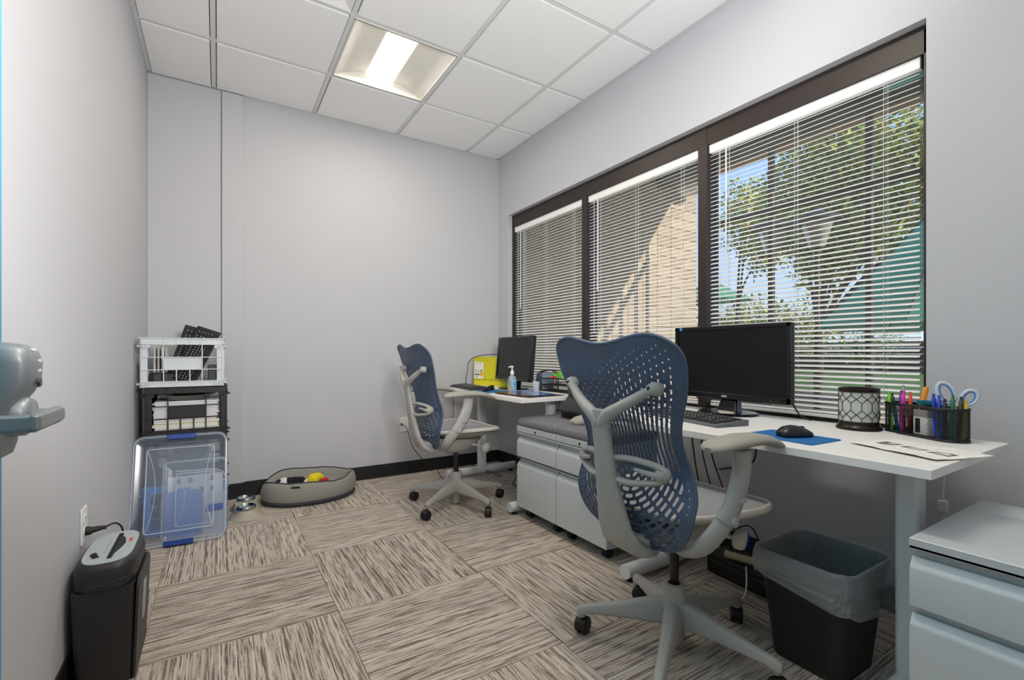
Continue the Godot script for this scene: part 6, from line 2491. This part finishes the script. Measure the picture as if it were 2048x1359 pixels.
# ------------------------------------------------------------------ outside
func build_outside() -> void:
	rng.seed = 77
	var g := G.new()
	g.bx(V(2.4, -0.4, -12), V(70, -0.12, 60), 0.0)
	M.paving = bumpy(mat(rgb(112, 98, 84), 0.9), noise_tex(256, 0.05, 91, 4), 0.2, 0.8)
	struct("ground", g, M.paving)
	g = G.new()
	g.bx(V(2.33, -0.3, -10), V(8.3, -0.10, 6.3), 0.0)
	struct("floor_patio", g, bumpy(mat(rgb(206, 198, 186), 0.9), noise_tex(256, 0.05, 98, 4), 0.2, 0.8))
	# wing of the building in pale concrete block
	M.block_a = bumpy(mat(rgb(178, 164, 144), 0.95), noise_tex(256, 0.15, 92, 4), 0.3, 3.0)
	M.block_b = bumpy(mat(rgb(170, 155, 135), 0.95), noise_tex(256, 0.15, 93, 4), 0.3, 3.0)
	M.block_c = bumpy(mat(rgb(186, 172, 152), 0.95), noise_tex(256, 0.15, 94, 4), 0.3, 3.0)
	M.mortar = mat(rgb(128, 114, 98), 0.95)
	g = G.new()
	g.bx(V(2.33, -0.3, 6.312), V(8.46, 4.5, 6.7), 0.0)
	var w := struct("wall_patio", g, M.mortar)
	var bm := G.new()
	bm.box(Vector3.ZERO, Vector3(0.390, 0.190, 0.03), 0.004)
	var bmesh := bm.mesh()
	var ms := [M.block_a, M.block_b, M.block_c, M.block_a]
	for j in 22:
		for i in 13:
			var b := part(w, "block", bmesh, ms[rng.randi() % 4])
			b.position = V(8.30 - i * 0.4, -0.02 + j * 0.2, 6.315)
	# deep roof overhang with fascia
	M.soffit = mat(rgb(214, 194, 168), 0.9)
	M.steel_dark = mat(rgb(52, 49, 46), 0.5, 0.2)
	g = G.new()
	g.bx(V(2.33, 4.40, -14), V(7.90, 4.55, 6.7), 0.0)
	g.bx(V(7.86, 4.28, -14), V(7.94, 4.70, 6.7), 0.0)
	g.bx(V(2.2, 2.9, -14), V(2.36, 4.55, 6.7), 0.0)
	var roof := struct("roof_overhang", g, M.soffit)
	for d in [5.3, 4.95, 2.95, 2.6, 0.6, 0.25]:
		g = G.new()
		g.bx(V(2.4, 4.30, d - 0.06), V(7.3, 4.42, d + 0.06), 0.005)
		part(roof, "cross_beam", g, M.steel_dark)
	var o := thing("patio_frame", "dark steel patio frame of posts and rails beyond the window", "frame", V(7.37, -0.12, 3.0))
	g = G.new()
	g.box(Vector3(0, 4.42, 2.0), Vector3(0.14, 0.22, 14.0), 0.01)
	part(o, "beam", g, M.steel_dark)
	g = G.new()
	g.box(Vector3(0, 3.33, 0.3), Vector3(0.08, 0.10, 5.0), 0.01)
	part(o, "rail", g, M.steel_dark)
	for d in [5.11, 4.10, 2.79, 1.5]:
		g = G.new()
		g.box(Vector3(0, 2.2, 3.0 - d), Vector3(0.08, 4.4, 0.08), 0.01)
		part(o, "post", g, M.steel_dark)
	# lantern heads on poles
	for k in 2:
		var at: Vector3 = [V(9.6, -0.12, 5.32), V(9.7, -0.12, 4.52)][k]
		o = thing("lamp_post", ["dark lantern lamp post seen against the sky", "dark lantern lamp post seen among the tree branches"][k], "lamp post", at)
		g = G.new()
		g.cyl(Vector3.ZERO, Vector3(0, 3.1, 0), 0.06, 0.045, 14)
		part(o, "pole", g, M.steel_dark)
		g = G.new()
		g.lathe([Vector2(0, 3.1), Vector2(0.14, 3.1), Vector2(0.30, 3.6), Vector2(0, 3.6)], Vector3.ZERO, Vector3.UP, 4)
		part(o, "lantern_glass", g, mat(rgb(150, 154, 150), 0.2))
		g = G.new()
		g.lathe([Vector2(0, 3.59), Vector2(0.40, 3.59), Vector2(0.38, 3.67), Vector2(0.14, 3.76), Vector2(0.05, 3.85), Vector2(0, 3.87)], Vector3.ZERO, Vector3.UP, 24)
		part(o, "cap", g, M.steel_dark)
	# parasols
	M.canvas = mat(rgb(84, 158, 122), 0.85)
	M.canvas.backlight_enabled = true
	M.canvas.backlight = Color(0.25, 0.45, 0.36)
	parasol("large green canvas parasol close beyond the window", V(12.6, -0.12, 3.3), 2.5, 1.62, 4.5)
	parasol("distant green canvas parasol behind the lamp posts", V(23.0, -0.12, 16.2), 2.2, 3.9, 5.2)
	# round wall lamp on the block wall
	o = thing("wall_uplight", "white bowl lamp high on the concrete block wall", "lamp", V(7.97, 4.10, 6.03))
	g = G.new()
	g.lathe([Vector2(0, 0), Vector2(0.10, 0.0), Vector2(0.20, 0.04), Vector2(0.26, 0.10), Vector2(0.27, 0.14), Vector2(0.25, 0.14), Vector2(0.19, 0.06), Vector2(0, 0.02)], Vector3.ZERO, Vector3.UP, 30)
	part(o, "shade", g, M.white_plastic)
	# lawn, hedge, fence
	g = G.new()
	g.bx(V(14.5, -0.14, -6), V(34, -0.06, 40), 0.0)
	M.lawn = bumpy(mat(rgb(92, 122, 46), 0.95), noise_tex(256, 0.2, 95, 3), 1.0, 1.0)
	struct("lawn", g, M.lawn)
	M.fence = bumpy(mat(rgb(104, 78, 58), 0.85), noise_tex(256, 0.05, 96, 3), 0.2, 1.0)
	o = thing("timber_fence", "brown timber fence along the far side of the lawn", "fence", V(30, -0.12, 12))
	for k in 5:
		g = G.new()
		g.box(Vector3(0, 0.22 + k * 0.33, 0), Vector3(0.05, 0.30, 40.0), 0.01)
		part(o, "board", g, M.fence)
	for k in 9:
		g = G.new()
		g.box(Vector3(0.08, 0.9, -18 + k * 4.5), Vector3(0.14, 1.9, 0.14), 0.01)
		part(o, "post", g, M.fence)
	o = thing("timber_planter", "brown slatted timber planter beyond the patio frame", "planter", V(10.3, -0.12, 6.6))
	for k in 4:
		g = G.new()
		g.box(Vector3(0, 0.12 + k * 0.16, 0), Vector3(0.6, 0.14, 2.2), 0.01)
		part(o, "board", g, M.fence)
	shrub("yellow-green shrub growing in the timber planter", V(10.3, 0.50, 7.0), 0.5, rgb(170, 176, 66), 21)
	shrub("orange flowering shrub growing in the timber planter", V(10.3, 0.50, 6.0), 0.42, rgb(206, 140, 56), 22)
	shrub("tall dark green shrub against the timber fence", V(28.5, -0.1, 19.0), 2.4, rgb(104, 124, 56), 23)
	shrub("round olive shrub against the timber fence", V(28.5, -0.1, 14.6), 2.2, rgb(136, 142, 62), 24)
	shrub("low bright green shrub at the lawn edge", V(28.0, -0.1, 10.6), 1.9, rgb(120, 146, 60), 25)
	var X := 17.0
	tree("broad tree with yellow-green leaves beyond the patio frame", V(17.2, -0.12, 8.0), 31, 1.0, [[V(17.5, 6.6, 8.4), 1.7], [V(17, 6.8, 6.3), 1.7], [V(17, 6.2, 4.9), 1.6], [V(17, 5.2, 7.3), 1.6], [V(17.2, 5.4, 8.9), 1.2], [V(17, 4.6, 5.9), 1.5], [V(17.5, 4.0, 7.9), 1.1], [V(17.5, 5.0, 4.4), 1.2], [V(17.2, 7.8, 7.6), 1.5]], 17000)
	tree("sparser tree with thin branches against the open sky", V(19.8, -0.12, 12.6), 32, 1.0, [[V(19.5, 6.4, 11.9), 1.2], [V(19.5, 7.6, 12.0), 1.0], [V(19.3, 5.2, 11.0), 1.0]], 2200)
	tree("bushy tree at the far end of the lawn", V(25, -0.12, 15.2), 33, 1.0, [[V(25, 2.6, 14.6), 1.7], [V(25.5, 2.4, 12.0), 1.6], [V(24.5, 2.4, 16.8), 1.6]], 4200)

func parasol(label: String, at: Vector3, rad: float, y0: float, y1: float) -> void:
	var o := thing("parasol", label, "parasol", at)
	var g := G.new()
	g.cyl(Vector3.ZERO, Vector3(0, y1 + 0.05, 0), 0.04, -1, 12)
	part(o, "pole", g, M.steel_dark)
	var n := 8
	for k in n:
		g = G.new()
		var rows := []
		for i in 7:
			var f := i / 6.0
			var r := PackedVector3Array()
			for j in 5:
				var a := TAU * (k + j / 4.0) / n
				var sag := 1.0 - 0.06 * sin(j / 4.0 * PI) * f
				r.append(Vector3(cos(a) * rad * f * sag, lerpf(y1, y0, pow(f, 0.92)), sin(a) * rad * f * sag))
			rows.append(r)
		g.grid(rows, false, false, 0)
		part(o, "canopy_panel", g, M.canvas)
		g = G.new()
		var a := TAU * k / n
		g.tube([Vector3(0, y1 - 0.05, 0), Vector3(cos(a) * rad, y0 - 0.03, sin(a) * rad)], 0.018, 6)
		part(o, "rib", g, M.steel_dark)
	g = G.new()
	g.cyl(Vector3(0, 0, 0), Vector3(0, 0.12, 0), 0.35, 0.3, 24, 0.01)
	part(o, "foot", g, M.steel_dark)

func leaf_mesh() -> ArrayMesh:
	var g := G.new()
	var n := Vector3(0, 0.2, 1).normalized()
	var pts := [Vector3(0, 0, 0), Vector3(0.026, 0.035, 0.004), Vector3(0.022, 0.07, 0.0), Vector3(0, 0.11, -0.012), Vector3(-0.022, 0.07, 0.0), Vector3(-0.026, 0.035, 0.004)]
	var b := []
	for p in pts:
		b.append(g.vert(p, n))
	for i in range(1, 5):
		g.t(b[0], b[i], b[i + 1])
	return g.mesh()

func leaves(parent: Node, blobs: Array, count: int, seed_: int, cols: Array, size: float, called := "foliage") -> void:
	var r := RandomNumberGenerator.new()
	r.seed = seed_
	var mm := MultiMesh.new()
	mm.transform_format = MultiMesh.TRANSFORM_3D
	mm.use_colors = true
	mm.mesh = leaf_mesh()
	mm.instance_count = count
	var tot := 0.0
	for b in blobs:
		tot += pow(b[1], 2.5)
	for i in count:
		var q := r.randf() * tot
		var bl = blobs[0]
		for b in blobs:
			q -= pow(b[1], 2.5)
			if q <= 0:
				bl = b
				break
		var dir := Vector3(r.randfn(), r.randfn() * 0.8, r.randfn()).normalized()
		var p: Vector3 = bl[0] + dir * bl[1] * pow(r.randf(), 0.45)
		# gather into twigs
		p += Vector3(r.randfn(), r.randfn(), r.randfn()) * 0.05
		var bs := Basis.from_euler(Vector3(r.randf() * TAU, r.randf() * TAU, r.randf() * TAU)).scaled(Vector3.ONE * size * r.randf_range(0.7, 1.3))
		mm.set_instance_transform(i, Transform3D(bs, p))
		var c: Color = cols[r.randi() % cols.size()]
		mm.set_instance_color(i, c.srgb_to_linear())
	var o := MultiMeshInstance3D.new()
	o.name = called
	o.multimesh = mm
	if not M.has("leaf"):
		M.leaf = mat(Color.WHITE, 0.6)
		M.leaf.vertex_color_use_as_albedo = true
		M.leaf.backlight_enabled = true
		M.leaf.backlight = Color(0.5, 0.5, 0.4)
	o.material_override = M.leaf
	o.set_meta("kind", "stuff")
	parent.add_child(o, true)

func shrub(label: String, at: Vector3, rad: float, col: Color, seed_: int) -> void:
	var o := thing("shrub", label, "shrub", at)
	var g := G.new()
	for k in 5:
		var a := TAU * k / 5.0
		g.tube([Vector3(0, 0.0, 0), Vector3(cos(a), 1.6, sin(a)) * rad * 0.6], [0.02, 0.008], 6)
	part(o, "stem", g, M.bark)
	leaves(o, [[Vector3(0, rad * 0.75, 0), rad * 0.8], [Vector3(0, rad * 1.1, 0.2), rad * 0.7]], int(700 + 700 * rad), seed_, [col, col.lightened(0.2), col.darkened(0.3)], 1.0)

func tree(label: String, at: Vector3, seed_: int, size: float, blobs: Array, count: int) -> void:
	var o := thing("tree", label, "tree", at)
	var r := RandomNumberGenerator.new()
	r.seed = seed_
	var g := G.new()
	var fork := Vector3(0, 1.9, 0)
	g.tube(curve([Vector3.ZERO, Vector3(0.05, 0.9, 0.03), fork], 5), [0.16, 0.155, 0.15, 0.145, 0.14, 0.135, 0.13, 0.125, 0.12, 0.115, 0.11], 12)
	part(o, "trunk", g, M.bark)
	g = G.new()
	var loc := []
	for b in blobs:
		var c: Vector3 = b[0] - at
		loc.append([c, b[1]])
		g.tube(curve([fork, fork.lerp(c, 0.5) + Vector3(r.randfn() * 0.2, 0.3, r.randfn() * 0.2), c], 5), [0.07, 0.065, 0.06, 0.055, 0.05, 0.045, 0.04, 0.035, 0.03, 0.025, 0.015], 7)
		for k in 14:
			var e: Vector3 = c + Vector3(r.randfn(), r.randfn(), r.randfn()).normalized() * b[1] * 0.95
			var s: Vector3 = fork.lerp(c, r.randf_range(0.6, 1.0))
			g.tube(curve([s, s.lerp(e, 0.5) + Vector3(r.randfn(), r.randfn(), r.randfn()) * 0.12, e], 4), [0.022, 0.02, 0.018, 0.016, 0.014, 0.012, 0.01, 0.008, 0.006], 5)
	part(o, "branches", g, M.bark)
	leaves(o, loc, count, seed_, [rgb(182, 196, 70), rgb(150, 172, 66), rgb(206, 208, 92), rgb(122, 144, 62), rgb(206, 170, 96), rgb(112, 128, 64)], 1.9 * size, "foliage")

func _ready() -> void:
	rng.seed = 5
	setup_view()
	make_materials()
	M.bark = bumpy(mat(rgb(74, 64, 54), 0.9), noise_tex(256, 0.06, 97, 4), 0.5, 2.0)
	build_floor()
	build_walls()
	build_ceiling()
	build_window()
	build_door()
	build_flash()
	build_near_desk()
	build_far_desk()
	make_pedestal("silver pedestal with a grey cushion beside the far desk", 1.505, 1.9725, 0.50, true, "padded silver pedestals")
	make_pedestal("silver pedestal with a grey cushion behind the near chair", 1.505, 1.591, 0.50, true, "padded silver pedestals")
	make_pedestal("low silver filing cabinet with a bare metal top beside the waste bin", 1.352, 0.055, 0.52, false, "")
	var ch := make_chair("blue mesh-backed office chair turned to the near desk", V(1.27, 0, 1.026), 0.0)
	copy(ch, V(1.29, 0, 2.735), 0.0, "blue mesh-backed office chair turned to the far desk")
	build_left_side()
	build_trash()
	build_floor_clutter()
	build_outside()
